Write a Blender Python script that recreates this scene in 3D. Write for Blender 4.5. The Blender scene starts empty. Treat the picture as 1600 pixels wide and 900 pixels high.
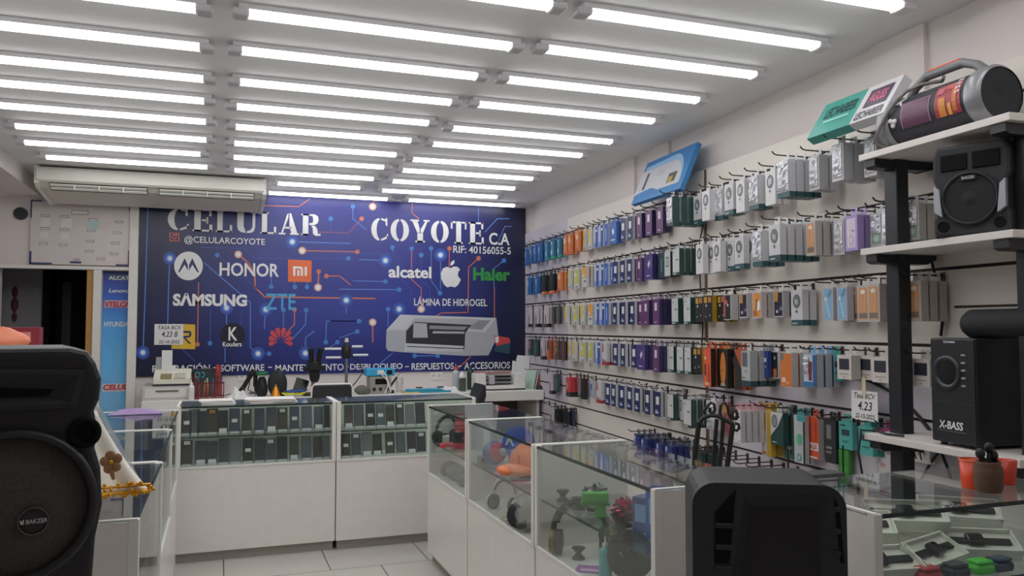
import bpy, bmesh, math, random
from mathutils import Vector, Matrix
PI = math.pi
sc = bpy.context.scene
COL = sc.collection
# ------------------------------------------------------------------ camera (1600x900 frame)
FPX, UC, VC, CAMZ = 1265.0, 800.0, 450.0, 1.45
_d = Vector((342-UC, 510-VC, FPX)).normalized()
_Z = Vector((0, -FPX, 60)).normalized()
_Y = (_d - _Z*_d.dot(_Z)).normalized()
_X = _Y.cross(_Z)
CAMP = Vector((0, 0, CAMZ))
cam_d = bpy.data.cameras.new('camera'); cam = bpy.data.objects.new('camera', cam_d); COL.objects.link(cam)
cam_d.sensor_width = 36; cam_d.lens = FPX/1600*36; cam_d.clip_start = .05; cam_d.clip_end = 60
_m = Matrix(((_X.x, -_X.y, -_X.z), (_Y.x, -_Y.y, -_Y.z), (_Z.x, -_Z.y, -_Z.z)))
cam.matrix_world = Matrix.Translation(CAMP) @ _m.to_4x4()
sc.camera = cam
def ray(u, v):
    c = Vector((u-UC, v-VC, FPX)); return Vector((_X.dot(c), _Y.dot(c), _Z.dot(c)))
def at(u, v, axis, val):                       # the point where a pixel's ray meets a plane of the room
    q = ray(u, v); return CAMP + q*((val-CAMP[axis])/q[axis])
WA, WB = 2.64, .055                            # the slatted wall: x = WA + WB*y
def onwall(u, v, off=0):
    q = ray(u, v); return CAMP + q*((WA-off)/(q.x-WB*q.y))
def wallx(y, off=0): return WA + WB*y - off
WRZ = -PI/2 - math.atan(WB)                    # turns a thing's front (-y) to face out of the slatted wall
# ------------------------------------------------------------------ light and exposure
LAMP = 7.1
w = bpy.data.worlds.new('world'); sc.world = w; w.use_nodes = True
w.node_tree.nodes['Background'].inputs[0].default_value = (.8, .85, 1, 1)
w.node_tree.nodes['Background'].inputs[1].default_value = .12
sc.view_settings.view_transform = 'Standard'; sc.view_settings.look = 'None'
sc.view_settings.gamma = 1; sc.view_settings.use_curve_mapping = False
sc.view_settings.exposure = 0.0
# ------------------------------------------------------------------ materials
_mats = {}
def lin(h):
    c = [int(h[i:i+2], 16)/255 for i in (0, 2, 4)]
    return [x/12.92 if x <= .04045 else ((x+.055)/1.055)**2.4 for x in c]
def M(h, rough=.55, metal=0, emit=0, k=.5, var=.06, scale=14, bump=0, spec=.5):
    """k: how bright a surface of that colour reads under the shop lamps, to turn a photographed colour into a surface colour"""
    key = (h, rough, metal, emit, k, var, scale, bump, spec)
    if key in _mats: return _mats[key]
    m = bpy.data.materials.new('surface_'+h); m.use_nodes = True
    nt = m.node_tree; b = nt.nodes['Principled BSDF']
    c = [min(.88, x/k) for x in lin(h)]
    b.inputs['Roughness'].default_value = rough; b.inputs['Metallic'].default_value = metal
    b.inputs['Specular IOR Level'].default_value = spec
    if emit:
        b.inputs['Base Color'].default_value = (*c, 1)
        b.inputs['Emission Color'].default_value = (*lin(h), 1); b.inputs['Emission Strength'].default_value = emit
    else:
        tc = nt.nodes.new('ShaderNodeTexCoord'); n = nt.nodes.new('ShaderNodeTexNoise'); n.inputs['Scale'].default_value = scale
        n.inputs['Detail'].default_value = 3
        mx = nt.nodes.new('ShaderNodeMix'); mx.data_type = 'RGBA'
        mx.inputs[6].default_value = (*[x*(1-var) for x in c], 1); mx.inputs[7].default_value = (*[min(.9, x*(1+var)) for x in c], 1)
        nt.links.new(tc.outputs['Object'], n.inputs['Vector']); nt.links.new(n.outputs['Fac'], mx.inputs[0])
        nt.links.new(mx.outputs[2], b.inputs['Base Color'])
        if bump:
            n2 = nt.nodes.new('ShaderNodeTexNoise'); n2.inputs['Scale'].default_value = scale*9
            nt.links.new(tc.outputs['Object'], n2.inputs['Vector'])
            bp = nt.nodes.new('ShaderNodeBump'); bp.inputs['Strength'].default_value = bump; bp.inputs['Distance'].default_value = .004
            nt.links.new(n2.outputs['Fac'], bp.inputs['Height']); nt.links.new(bp.outputs[0], b.inputs['Normal'])
    _mats[key] = m
    return m
def glass(name, tint, refl=1.0, fog=0.0):
    m = bpy.data.materials.new(name); m.use_nodes = True; nt = m.node_tree; nt.nodes.clear()
    o = nt.nodes.new('ShaderNodeOutputMaterial'); t = nt.nodes.new('ShaderNodeBsdfTransparent'); t.inputs[0].default_value = (*tint, 1)
    g = nt.nodes.new('ShaderNodeBsdfGlossy'); g.inputs['Roughness'].default_value = .02
    lw = nt.nodes.new('ShaderNodeLayerWeight'); lw.inputs[0].default_value = .5
    p = nt.nodes.new('ShaderNodeMath'); p.operation = 'POWER'; p.inputs[1].default_value = 4.5
    ma = nt.nodes.new('ShaderNodeMath'); ma.operation = 'MULTIPLY_ADD'; ma.inputs[1].default_value = .8*refl; ma.inputs[2].default_value = .035*refl
    mx = nt.nodes.new('ShaderNodeMixShader')
    nt.links.new(lw.outputs['Facing'], p.inputs[0]); nt.links.new(p.outputs[0], ma.inputs[0]); nt.links.new(ma.outputs[0], mx.inputs[0])
    last = t.outputs[0]
    if fog:
        df = nt.nodes.new('ShaderNodeBsdfDiffuse'); df.inputs[0].default_value = (.7, .75, .75, 1)
        m2 = nt.nodes.new('ShaderNodeMixShader'); m2.inputs[0].default_value = fog
        nt.links.new(t.outputs[0], m2.inputs[1]); nt.links.new(df.outputs[0], m2.inputs[2]); last = m2.outputs[0]
    nt.links.new(last, mx.inputs[1]); nt.links.new(g.outputs[0], mx.inputs[2]); nt.links.new(mx.outputs[0], o.inputs[0])
    return m
GLASS = glass('clear_glass', (.93, .96, .945), 1.0, .012)
CLEAR = glass('clear_plastic', (.97, .97, .97), 1.6, .05)
TULLE = glass('sheer_tulle', (.8, .82, .83), .3, .3)
WHITE = M('b4aeaa', .5); WHITE2 = M('aaa5a2', .4); LAM = M('b0aba8', .3); BLK = M('18191b', .45, spec=.4); BLKG = M('141517', .25); BLK2 = M('202124', .65)
DARK = M('0c0c0d', .8, spec=.2); STEEL = M('8d8f92', .3, 1, k=.6); BRONZE = M('3a332f', .4, .6); CREAM = M('c3bbae', .5); PAPER = M('c9c7c6', .8)
EDGE = M('182420', .15)
# ------------------------------------------------------------------ mesh builder
def frame(o, x=(1, 0, 0), y=(0, 0, 1)):        # flat layouts: drawing x and y mapped onto room directions
    x = Vector(x).normalized(); y = Vector(y).normalized(); n = x.cross(y)
    m = Matrix((x, y, n)).transposed().to_4x4(); m.translation = Vector(o); return m
class MB:
    def __init__(s): s.bm = bmesh.new(); s.mats = []; s.X = Matrix.Identity(4)
    def mi(s, m):
        if m not in s.mats: s.mats.append(m)
        return s.mats.index(m)
    def poly(s, pts, m, smooth=False):
        vs = [s.bm.verts.new(s.X @ Vector(p)) for p in pts]
        try: f = s.bm.faces.new(vs)
        except ValueError: return
        f.material_index = s.mi(m); f.smooth = smooth
    def mesh(s, verts, faces, m, smooth=False):
        vs = [s.bm.verts.new(s.X @ Vector(p)) for p in verts]; i = s.mi(m)
        for f in faces:
            try:
                ff = s.bm.faces.new([vs[k] for k in f]); ff.material_index = i; ff.smooth = smooth
            except ValueError: pass
    def box(s, x0, x1, y0, y1, z0, z1, m, bev=0, seg=2, smooth=False):
        if x0 > x1: x0, x1 = x1, x0
        if y0 > y1: y0, y1 = y1, y0
        if z0 > z1: z0, z1 = z1, z0
        if bev:
            t = bmesh.new(); bmesh.ops.create_cube(t, size=1)
            for v in t.verts: v.co = Vector(((x0+x1)/2+v.co.x*(x1-x0), (y0+y1)/2+v.co.y*(y1-y0), (z0+z1)/2+v.co.z*(z1-z0)))
            bmesh.ops.bevel(t, geom=t.edges[:], offset=min(bev, .49*min(x1-x0, y1-y0, z1-z0)), segments=seg, affect='EDGES', profile=.5)
            s.take(t, m, smooth); return
        v = [(x, y, z) for z in (z0, z1) for y in (y0, y1) for x in (x0, x1)]
        s.mesh(v, [(0, 2, 3, 1), (4, 5, 7, 6), (0, 1, 5, 4), (2, 6, 7, 3), (0, 4, 6, 2), (1, 3, 7, 5)], m)
    def take(s, t, m, smooth=False):
        t.verts.index_update()
        s.mesh([v.co for v in t.verts], [[v.index for v in f.verts] for f in t.faces], m, smooth); t.free()
    def lathe(s, prof, m, c=(0, 0, 0), axis='z', seg=20, smooth=True, caps=True):
        V, F = [], []; c = Vector(c)
        def pt(r, h, a):
            x, y = r*math.cos(a), r*math.sin(a)
            return c + {'z': Vector((x, y, h)), 'x': Vector((h, x, y)), 'y': Vector((y, h, x))}[axis]
        for r, h in prof: V += [pt(r, h, 2*PI*k/seg) for k in range(seg)]
        for i in range(len(prof)-1):
            for k in range(seg):
                F.append((i*seg+k, i*seg+(k+1) % seg, (i+1)*seg+(k+1) % seg, (i+1)*seg+k))
        s.mesh(V, F, m, smooth)
        if caps:
            for i in (0, len(prof)-1):
                if prof[i][0] > 1e-5: s.poly([pt(prof[i][0], prof[i][1], 2*PI*k/seg) for k in range(seg)][::(-1 if i == 0 else 1)], m)
    def cyl(s, a, b, r, m, r2=None, seg=14):
        a, b = Vector(a), Vector(b); s.tube([a, b], [r, r if r2 is None else r2], m, seg)
    def tube(s, pts, r, m, seg=8, closed=False):
        pts = [Vector(p) for p in pts]; n = len(pts); rs = r if isinstance(r, (list, tuple)) else [r]*n
        V, F = [], []; up = Vector((0, 0, 1)); prev = None
        for i, p in enumerate(pts):
            t = (pts[(i+1) % n]-pts[i-1]) if closed else (pts[min(i+1, n-1)]-pts[max(i-1, 0)])
            t = t.normalized() if t.length > 1e-9 else Vector((0, 0, 1))
            if prev is None:
                a = t.cross(up); a = a.normalized() if a.length > 1e-3 else Vector((1, 0, 0))
            else:
                a = prev - t*prev.dot(t); a = a.normalized() if a.length > 1e-6 else Vector((1, 0, 0))
            prev = a; b = t.cross(a)
            V += [p + (a*math.cos(2*PI*k/seg)+b*math.sin(2*PI*k/seg))*rs[i] for k in range(seg)]
        for i in range(n if closed else n-1):
            j = (i+1) % n
            for k in range(seg): F.append((i*seg+k, i*seg+(k+1) % seg, j*seg+(k+1) % seg, j*seg+k))
        s.mesh(V, F, m, True)
        if not closed:
            s.mesh(V[:seg], [tuple(range(seg))[::-1]], m); s.mesh(V[-seg:], [tuple(range(seg))], m)
    def ball(s, c, r, m, sc3=(1, 1, 1), seg=20, rings=12, z0=-1, z1=1):
        V, F = [], []; c = Vector(c)
        a0, a1 = math.asin(z0), math.asin(z1)
        for i in range(rings+1):
            a = a0+(a1-a0)*i/rings
            V += [c+Vector((r*math.cos(a)*math.cos(2*PI*k/seg)*sc3[0], r*math.cos(a)*math.sin(2*PI*k/seg)*sc3[1], r*math.sin(a)*sc3[2])) for k in range(seg)]
        for i in range(rings):
            for k in range(seg): F.append((i*seg+k, i*seg+(k+1) % seg, (i+1)*seg+(k+1) % seg, (i+1)*seg+k))
        s.mesh(V, F, m, True)
    def prism(s, out, y0, y1, m, bev=0, seg=2, front=None, smooth=False):   # outline in x,z pushed from y0 (front) to y1
        t = bmesh.new(); a = [t.verts.new((x, y0, z)) for x, z in out]; b = [t.verts.new((x, y1, z)) for x, z in out]
        n = len(out); t.faces.new(a); t.faces.new(b[::-1])
        for i in range(n): t.faces.new((a[i], b[i], b[(i+1) % n], a[(i+1) % n]))
        bmesh.ops.recalc_face_normals(t, faces=t.faces[:])
        if bev:
            e = [x for x in t.edges if abs(x.verts[0].co.y-x.verts[1].co.y) < 1e-6]
            bmesh.ops.bevel(t, geom=e, offset=bev, segments=seg, affect='EDGES', profile=.5)
        s.take(t, m, smooth)
    def disc(s, cx, cy, r, m, z=0, seg=24, ry=None):
        s.poly([(cx+r*math.cos(2*PI*k/seg), cy+(ry or r)*math.sin(2*PI*k/seg), z) for k in range(seg)], m)
    def line(s, pts, wd, m, z=0):
        for (x0, y0), (x1, y1) in zip(pts, pts[1:]):
            d = Vector((x1-x0, y1-y0)); L = d.length
            if L < 1e-9: continue
            d /= L; n = Vector((-d.y, d.x))*wd/2; e = d*wd*.3
            s.poly([(x0-e.x+n.x, y0-e.y+n.y, z), (x0-e.x-n.x, y0-e.y-n.y, z), (x1+e.x-n.x, y1+e.y-n.y, z), (x1+e.x+n.x, y1+e.y+n.y, z)], m)
    def text(s, body, x0, x1, y0, y1, m, z=0, bold=0, shear=0, space=1):    # lettering fitted into a rectangle of the drawing plane
        c = bpy.data.curves.new('lettering', 'FONT'); c.body = body; c.offset = bold; c.shear = shear; c.space_character = space
        c.resolution_u = 3; c.fill_mode = 'FRONT'
        o = bpy.data.objects.new('lettering', c); me = bpy.data.meshes.new_from_object(o)
        if len(me.vertices):
            xs = [v.co.x for v in me.vertices]; ys = [v.co.y for v in me.vertices]
            ax, bx, ay, by = min(xs), max(xs), min(ys), max(ys)
            V = [((v.co.x-ax)/max(bx-ax, 1e-6)*(x1-x0)+x0, (v.co.y-ay)/max(by-ay, 1e-6)*(y1-y0)+y0, z) for v in me.vertices]
            s.mesh(V, [list(p.vertices) for p in me.polygons], m)
        bpy.data.objects.remove(o); bpy.data.curves.remove(c); bpy.data.meshes.remove(me)
    def build(s, name, parent=None, world=False):
        if world and parent is not None:
            bmesh.ops.transform(s.bm, matrix=PM[parent.name].inverted(), verts=s.bm.verts[:])
        me = bpy.data.meshes.new(name); s.bm.normal_update(); s.bm.to_mesh(me); s.bm.free()
        for m in s.mats: me.materials.append(m)
        o = bpy.data.objects.new(name, me); COL.objects.link(o)
        if parent is not None:
            o.parent = parent
            PM[o.name] = PM[parent.name]
        else: PM[o.name] = Matrix.Identity(4)
        return o
PM = {}
def tag(o, label, cat, group=None):
    o['label'] = label; o['category'] = cat
    if group: o['group'] = group
    return o
def place(o, loc=(0, 0, 0), rz=0):
    o.location = loc; o.rotation_euler = (0, 0, rz); PM[o.name] = Matrix.Translation(Vector(loc)) @ Matrix.Rotation(rz, 4, 'Z'); return o
def thing(name, label, cat, loc=(0, 0, 0), rz=0, group=None):
    o = bpy.data.objects.new(name, None); o.empty_display_size = .05; COL.objects.link(o)
    return tag(place(o, loc, rz), label, cat, group)
def structure(mb, name):
    o = mb.build(name); o['kind'] = 'structure'; return o
def mono(mb, name, label, cat, loc=(0, 0, 0), rz=0, group=None): return tag(place(mb.build(name), loc, rz), label, cat, group)
def dup(o, label, loc, rz=0, group=None):
    c = o.copy(); COL.objects.link(c); c['label'] = label
    if group: c['group'] = group
    place(c, loc, rz)
    for ch in o.children:
        d = ch.copy(); COL.objects.link(d); d.parent = c
        for g in ch.children:
            e = g.copy(); COL.objects.link(e); e.parent = d
    return c
ORD = ['zeroth', 'first', 'second', 'third', 'fourth', 'fifth', 'sixth', 'seventh', 'eighth', 'ninth', 'tenth', 'eleventh', 'twelfth', 'thirteenth', 'fourteenth', 'fifteenth',
       'sixteenth', 'seventeenth', 'eighteenth', 'nineteenth', 'twentieth'] + ['twenty-'+x for x in ('first', 'second', 'third', 'fourth', 'fifth', 'sixth', 'seventh', 'eighth', 'ninth')] + ['thirtieth'] + \
      ['thirty-'+x for x in ('first', 'second', 'third', 'fourth', 'fifth', 'sixth', 'seventh', 'eighth', 'ninth')]
# ------------------------------------------------------------------ the room
CEIL, YB = 2.74, 8.1
def tile_mat():
    m = bpy.data.materials.new('floor_tile'); m.use_nodes = True; nt = m.node_tree; b = nt.nodes['Principled BSDF']
    tc = nt.nodes.new('ShaderNodeTexCoord'); mp = nt.nodes.new('ShaderNodeMapping'); mp.inputs['Location'].default_value = (-.35, -4.97+6, 0)
    br = nt.nodes.new('ShaderNodeTexBrick'); br.inputs['Scale'].default_value = 1
    br.inputs['Color1'].default_value = (.56, .54, .50, 1); br.inputs['Color2'].default_value = (.60, .58, .54, 1); br.inputs['Mortar'].default_value = (.12, .11, .10, 1)
    br.inputs['Mortar Size'].default_value = .004; br.inputs['Brick Width'].default_value = .6; br.inputs['Row Height'].default_value = .6
    nt.links.new(tc.outputs['Object'], mp.inputs[0]); nt.links.new(mp.outputs[0], br.inputs['Vector']); nt.links.new(br.outputs['Color'], b.inputs['Base Color'])
    b.inputs['Roughness'].default_value = .3
    return m
WALLW = M('b9b2b0', .7, var=.02, scale=3, k=.6); CEILM = M('b4b5bb', .8, var=.015, scale=2, k=.5); SLATW = M('bab4ad', .5, var=.02, scale=4, k=.58); SLATL = M('a9a4ab', .5, var=.02, scale=4, k=.6)
GREYW = M('77767a', .8, var=.03); GROOVE = M('2c2724', .6, .3)
mb = MB(); mb.box(-3.2, 3.6, -2.0, 10.4, -.1, 0, tile_mat()); structure(mb, 'floor')
mb = MB(); mb.box(-3.2, 3.6, -2.0, 10.4, CEIL, CEIL+.1, CEILM); structure(mb, 'ceiling')
mb = MB(); mb.box(-.765, 3.4, YB, YB+.12, 0, CEIL, WALLW)
mb.box(-3.2, -.765, YB, YB+.12, 1.965, CEIL, WALLW); mb.box(-3.2, -1.80, YB, YB+.12, 0, 1.965, WALLW); mb.box(-1.0, -.765, YB+.06, YB+.12, 0, 1.965, WALLW)
structure(mb, 'wall_back')
mb = MB(); mb.box(-3.2, -3.1, -2, YB, 0, CEIL, WALLW); structure(mb, 'wall_left')
mb = MB(); mb.box(-3.2, 3.6, -2.1, -2.0, 0, CEIL, WALLW); structure(mb, 'wall_front')
# right wall: plain wall above, with pilasters, slat panels below
def along(y, off, z): return (wallx(y, off), y, z)
def wbox(mb, y0, y1, o0, o1, z0, z1, m):        # a box lying along the slatted wall, o = distance out of it
    V = [(wallx(y, o), y, z) for z in (z0, z1) for y in (y0, y1) for o in (o0, o1)]
    mb.mesh(V, [(0, 2, 3, 1), (4, 5, 7, 6), (0, 1, 5, 4), (2, 6, 7, 3), (0, 4, 6, 2), (1, 3, 7, 5)], m)
mb = MB(); wbox(mb, -2.0, YB, -.15, -.035, 0, CEIL, WALLW)
for u0, u1 in ((968, 988), (1018, 1042), (1357, 1443)):
    ya, yb = onwall(u0, 200, .0).y, onwall(u1, 200, .0).y
    wbox(mb, yb, ya, -.04, -.012, 2.44, CEIL, WALLW)
structure(mb, 'wall_right')
ZS = [.745+.1565*i for i in range(11)]          # heights of the grooves
ROWZ = [ZS[10], ZS[8], ZS[6], ZS[4], ZS[2], ZS[0]]
JOINT = onwall(1105, 400).y; JOIN2 = onwall(889, 470).y
def panel(y0, y1, z0, z1, cuts, m, name):
    mb = MB(); z = z0
    for c in sorted(cuts)+[None]:
        top = z1 if c is None else c-.007
        if top > z: wbox(mb, y0, y1, -.005, .012, z, top, m)
        if c is not None: z = c+.007
    wbox(mb, y0, y1, -.03, -.004, z0, z1, GROOVE)
    structure(mb, name)
R = ROWZ; low = [.59, .43, .28, .13]
panel(JOIN2, YB, 0, 2.44, R+low+[ZS[1]], SLATL, 'trim_1')
panel(JOINT+.022, JOIN2-.004, 0, 2.44, R+low, SLATW, 'trim_2')
YM = 3.02
panel(-1.5, JOINT-.022, 1.2145, 2.44, R[:4], SLATW, 'trim_3')
panel(-1.5, JOINT-.022, 0, 1.2005, R[4:]+low, SLATL, 'trim_4')
mb = MB(); wbox(mb, JOINT-.02, JOINT+.02, -.03, .004, 0, 2.44, M('5a4a40', .5, .3)); structure(mb, 'trim_5')
mb = MB(); wbox(mb, 2.0, 2.44, .0, .0135, ZS[5]-.005, ZS[5]+.005, GROOVE); wbox(mb, 3.03, 3.2, 0, .0135, ZS[5]-.005, ZS[5]+.005, GROOVE); structure(mb, 'trim_6')
# left beam, doorway and the room behind it
mb = MB(); mb.box(-3.1, -1.5, -2, YB, 2.60, CEIL, WALLW)
V = [(-3.1, -2, 2.6), (-1.72, -2, 2.6), (-3.1, -2, 2.2), (-3.1, YB, 2.6), (-1.72, YB, 2.6), (-3.1, YB, 2.2)]
mb.mesh(V, [(0, 1, 2), (3, 5, 4), (1, 4, 5, 2), (0, 2, 5, 3)], WALLW); structure(mb, 'trim_7')
mb = MB(); mb.box(-1.83, -.77, YB-.05, YB+.02, 1.955, 1.985, WHITE, .006); structure(mb, 'trim_8')       # lip under the board
mb = MB(); mb.box(-1.115, -1.06, YB-.02, YB+.14, 0, 1.955, M('8a6a3c', .5, bump=.2)); mb.box(-1.06, -.995, YB-.04, YB+.14, 0, 1.955, WHITE); structure(mb, 'door_1')
mb = MB(); mb.box(-.775, -.70, YB-.06, YB+.0, 0, 2.55, WHITE, .004); structure(mb, 'trim_9')             # column between poster and banner
mb = MB(); mb.box(-2.6, -1.62, 9.0, 9.06, 0, CEIL, GREYW); mb.box(-3.2, -3.1, YB, 10.4, 0, CEIL, GREYW); mb.box(-3.2, .2, 10.3, 10.4, 0, CEIL, DARK)
mb.box(-.9, -.8, YB+.12, 10.4, 0, CEIL, DARK); structure(mb, 'wall_passage')
mb = MB(); mb.box(-1.62, -1.56, 8.96, 9.06, 0, 2.05, DARK); mb.box(-1.56, -1.0, 9.3, 9.34, 0, 2.05, DARK, .01); mb.box(-1.5, -1.42, 9.285, 9.3, .2, 1.9, M('22262a', .5)); mb.box(-1.2, -1.16, 9.285, 9.3, .2, 1.7, M('1b1f22', .5)); structure(mb, 'door_2')
# ------------------------------------------------------------------ ceiling lamps: three columns of batten lights
LEN = M('ffffff', .4, emit=LAMP); HOUS = M('a9a7aa', .45); CAPM = M('a3a1a5', .4)
def lamp_root(label, loc, group):
    t = thing('batten_light', label, 'ceiling light', loc, 0, group)
    h = MB(); h.box(-.60, .60, -.040, .040, -.0232, 0, HOUS, .004)
    h.build('housing', t)
    d = MB(); n = 8
    prof = [(-.0375+.075*i/n, -.0222-.026*math.sin(PI*i/n)**.55) for i in range(n+1)]
    V = [(x, y, z) for x in (-.555, .555) for y, z in prof]; L = n+1
    d.mesh(V, [(i, i+1, L+i+1, L+i) for i in range(n)], LEN, True); d.mesh(V, [tuple(range(L)), tuple(range(2*L-1, L-1, -1))], LEN)
    d.build('diffuser', t)
    for s in (-1, 1):
        e = MB(); e.box(s*.556, s*.625, -.041, .041, -.050, -.018, CAPM, .012); e.build('end_cap', t)
    return t
LCOL = [  # lower lens ends seen in the photograph, one pair per row
    ('left', 1, [(310, 78), (316, 127), (317, 161), (320, 193), (321, 221), (312, 243), (323, 263)]),
    ('middle', 1, [(795, 77), (742, 123), (702, 163), (667, 195), (640, 222), (617, 244), (598, 263), (582, 281)]),
    ('right', 1, [(1272, 76), (1175, 121), (1087, 160), (1018, 192), (953, 224), (906, 245), (858, 266), (830, 281), (802, 296), (775, 309)])]
lamp = None
for ci, (cn, e, px) in enumerate(LCOL):
    ys = [at(u, v+1, 2, CEIL-.046).y for u, v in px]; xs = [at(u, v+1, 2, CEIL-.046).x - .555 for u, v in px]
    xm = sum(xs)/len(xs); st = (ys[3]-ys[0])/3
    rows = [(xm, ys[0]-st*k) for k in (4, 3, 2, 1)] + list(zip(xs, ys))
    if ci == 1: rows += [(.825, 7.36), (.985, 7.915)]
    if ci == 2: rows.append((at(718, 319, 2, CEIL-.046).x+.03, at(718, 319, 2, CEIL-.046).y))
    rows = [(x, min(y, YB-.06)) for x, y in rows]
    for ri, (x, y) in enumerate(rows):
        n = len(rows)-ri
        lab = f'white batten ceiling light, {ORD[n]} from the back wall in the {cn} column' if n > 1 else f'white batten ceiling light nearest the back wall in the {cn} column'
        if lamp is None: lamp = lamp_root(lab, (x, y, CEIL), 'batten lights on the ceiling')
        else:
            o = dup(lamp, lab, (x, y, CEIL))
            if ci == 1 and n == 2: o.scale = (.64, 1, 1)
# ------------------------------------------------------------------ air conditioner under the ceiling
ac = thing('air_conditioner', 'wide cream air conditioner hung under the ceiling above the door board', 'air conditioner', (0, 0, 0), 0)
AX0, AX1 = -1.36, .33; ACM = M('beb6a8', .4); ACD = M('8f8a82', .5); SW = Matrix(((0, 1, 0, 0), (1, 0, 0, 0), (0, 0, 1, 0), (0, 0, 0, 1)))
mb = MB(); mb.X = SW; mb.prism([(7.30, 2.725), (7.30, 2.60), (7.36, 2.565), (7.9, 2.515), (8.02, 2.53), (8.02, 2.725)], AX0, AX1, M('a9a39b', .5)); mb.build('casing', ac)
mb = MB(); mb.X = SW; mb.prism([(7.27, 2.72), (7.25, 2.70), (7.25, 2.615), (7.275, 2.60), (7.31, 2.60), (7.31, 2.72)], AX0-.02, AX1+.02, ACM, .004); mb.build('front_panel', ac)
for x0, x1 in ((AX0+.07, -.575), (-.49, AX1-.06)):
    mb = MB(); mb.X = SW; mb.prism([(7.29, 2.60), (7.285, 2.588), (7.355, 2.545), (7.37, 2.56)], x0, x1, M('3d3a37', .7)); o = mb.build('air_outlet', ac)
    for k in range(2):
        mb = MB(); yk, zk = 7.29+.035*k, 2.583-.022*k
        mb.X = SW; mb.prism([(yk-.012, zk+.006), (yk-.012, zk), (yk+.012, zk-.012), (yk+.012, zk-.006)], x0+.005, x1-.005, ACM); mb.build('louvre', o)
    mb = MB()
    for k in range(1, 4): mb.box(x0+(x1-x0)*k/4-.004, x0+(x1-x0)*k/4+.004, 7.275, 7.345, 2.548, 2.59, ACM)
    mb.build('louvre_bracket', o)
for s, x in ((-1, AX0-.02), (1, AX1+.02)):
    mb = MB(); mb.X = SW; mb.prism([(7.27, 2.725), (7.27, 2.59), (7.35, 2.555), (7.9, 2.505), (8.03, 2.52), (8.03, 2.725)], x-.018, x+.018, ACM, .006); mb.build('side_cover', ac)
# ------------------------------------------------------------------ the printed banner on the back wall
BY = 8.08
bx0, bx1 = at(215, 455, 1, BY).x-.0, at(821.5, 450, 1, BY).x; bz0 = at(520, 583.3, 1, BY).z; bz1 = at(821, 325.5, 1, BY).z
def ban_mat():
    m = bpy.data.materials.new('banner_print'); m.use_nodes = True; nt = m.node_tree; b = nt.nodes['Principled BSDF']; b.inputs['Roughness'].default_value = .35
    tc = nt.nodes.new('ShaderNodeTexCoord'); sp = nt.nodes.new('ShaderNodeSeparateXYZ'); nt.links.new(tc.outputs['Generated'], sp.inputs[0])
    r = nt.nodes.new('ShaderNodeValToRGB'); nt.links.new(sp.outputs['X'], r.inputs[0])
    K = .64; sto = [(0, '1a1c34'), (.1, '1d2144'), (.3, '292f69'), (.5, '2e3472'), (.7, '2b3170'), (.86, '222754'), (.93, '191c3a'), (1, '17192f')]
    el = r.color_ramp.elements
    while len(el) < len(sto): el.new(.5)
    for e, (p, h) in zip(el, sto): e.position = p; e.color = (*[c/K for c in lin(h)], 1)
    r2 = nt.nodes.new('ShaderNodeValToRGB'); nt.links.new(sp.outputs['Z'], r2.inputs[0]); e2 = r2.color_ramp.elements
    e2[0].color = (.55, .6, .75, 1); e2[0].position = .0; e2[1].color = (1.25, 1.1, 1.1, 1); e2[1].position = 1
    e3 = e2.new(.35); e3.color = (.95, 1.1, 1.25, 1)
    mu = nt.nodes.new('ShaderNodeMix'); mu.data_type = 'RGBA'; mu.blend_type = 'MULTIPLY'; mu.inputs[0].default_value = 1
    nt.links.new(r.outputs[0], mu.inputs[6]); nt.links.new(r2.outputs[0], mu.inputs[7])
    nz = nt.nodes.new('ShaderNodeTexNoise'); nz.inputs['Scale'].default_value = 2.2; nt.links.new(tc.outputs['Object'], nz.inputs['Vector'])
    rr = nt.nodes.new('ShaderNodeMapRange'); rr.inputs[3].default_value = .75; rr.inputs[4].default_value = 1.25; nt.links.new(nz.outputs['Fac'], rr.inputs[0])
    m3 = nt.nodes.new('ShaderNodeMix'); m3.data_type = 'RGBA'; m3.blend_type = 'MULTIPLY'; m3.inputs[0].default_value = 1
    nt.links.new(mu.outputs[2], m3.inputs[6]); nt.links.new(rr.outputs[0], m3.inputs[7]); nt.links.new(m3.outputs[2], b.inputs['Base Color'])
    return m
ban = thing('banner', 'wide dark blue printed shop banner with circuit pattern on the back wall', 'banner', (0, 0, 0))
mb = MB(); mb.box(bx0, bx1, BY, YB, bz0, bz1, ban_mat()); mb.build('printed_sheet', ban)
def bp(u, v, l): return at(u, v, 1, BY-.0003*l)
def bpoly(mb, pts, m, l): mb.poly([bp(u, v, l) for u, v in pts], m)
def bdisc(mb, u, v, r, m, l, ry=None, seg=20): bpoly(mb, [(u+r*math.cos(2*PI*k/seg), v+(ry or r)*math.sin(2*PI*k/seg)) for k in range(seg)], m, l)
def brect(u0, u1, v0, v1):
    uc, vc = (u0+u1)/2, (v0+v1)/2
    return at(u0, vc, 1, BY).x, at(u1, vc, 1, BY).x, at(uc, v1, 1, BY).z, at(uc, v0, 1, BY).z
BF = frame((0, BY, 0))
def btext(mb, s, u0, u1, v0, v1, m, l=8, bold=0, shear=0):
    x0, x1, z0, z1 = brect(u0, u1, v0, v1); mb.X = BF; mb.text(s, x0, x1, z0, z1, m, z=.0003*l, bold=bold, shear=shear); mb.X = Matrix.Identity(4)
def bline(mb, pts, wd, m, l):
    q = [bp(u, v, l) for u, v in pts]; mb.X = BF; mb.line([(p.x, p.z) for p in q], wd*.0064, m, .0003*l); mb.X = Matrix.Identity(4)
PB = dict(k=.58, rough=.4, var=.02)
cB, cO, cW, cT = M('4a6fae', **PB), M('a8604a', **PB), M('c9d2dc', **PB), M('3a6aa4', **PB)
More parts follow.
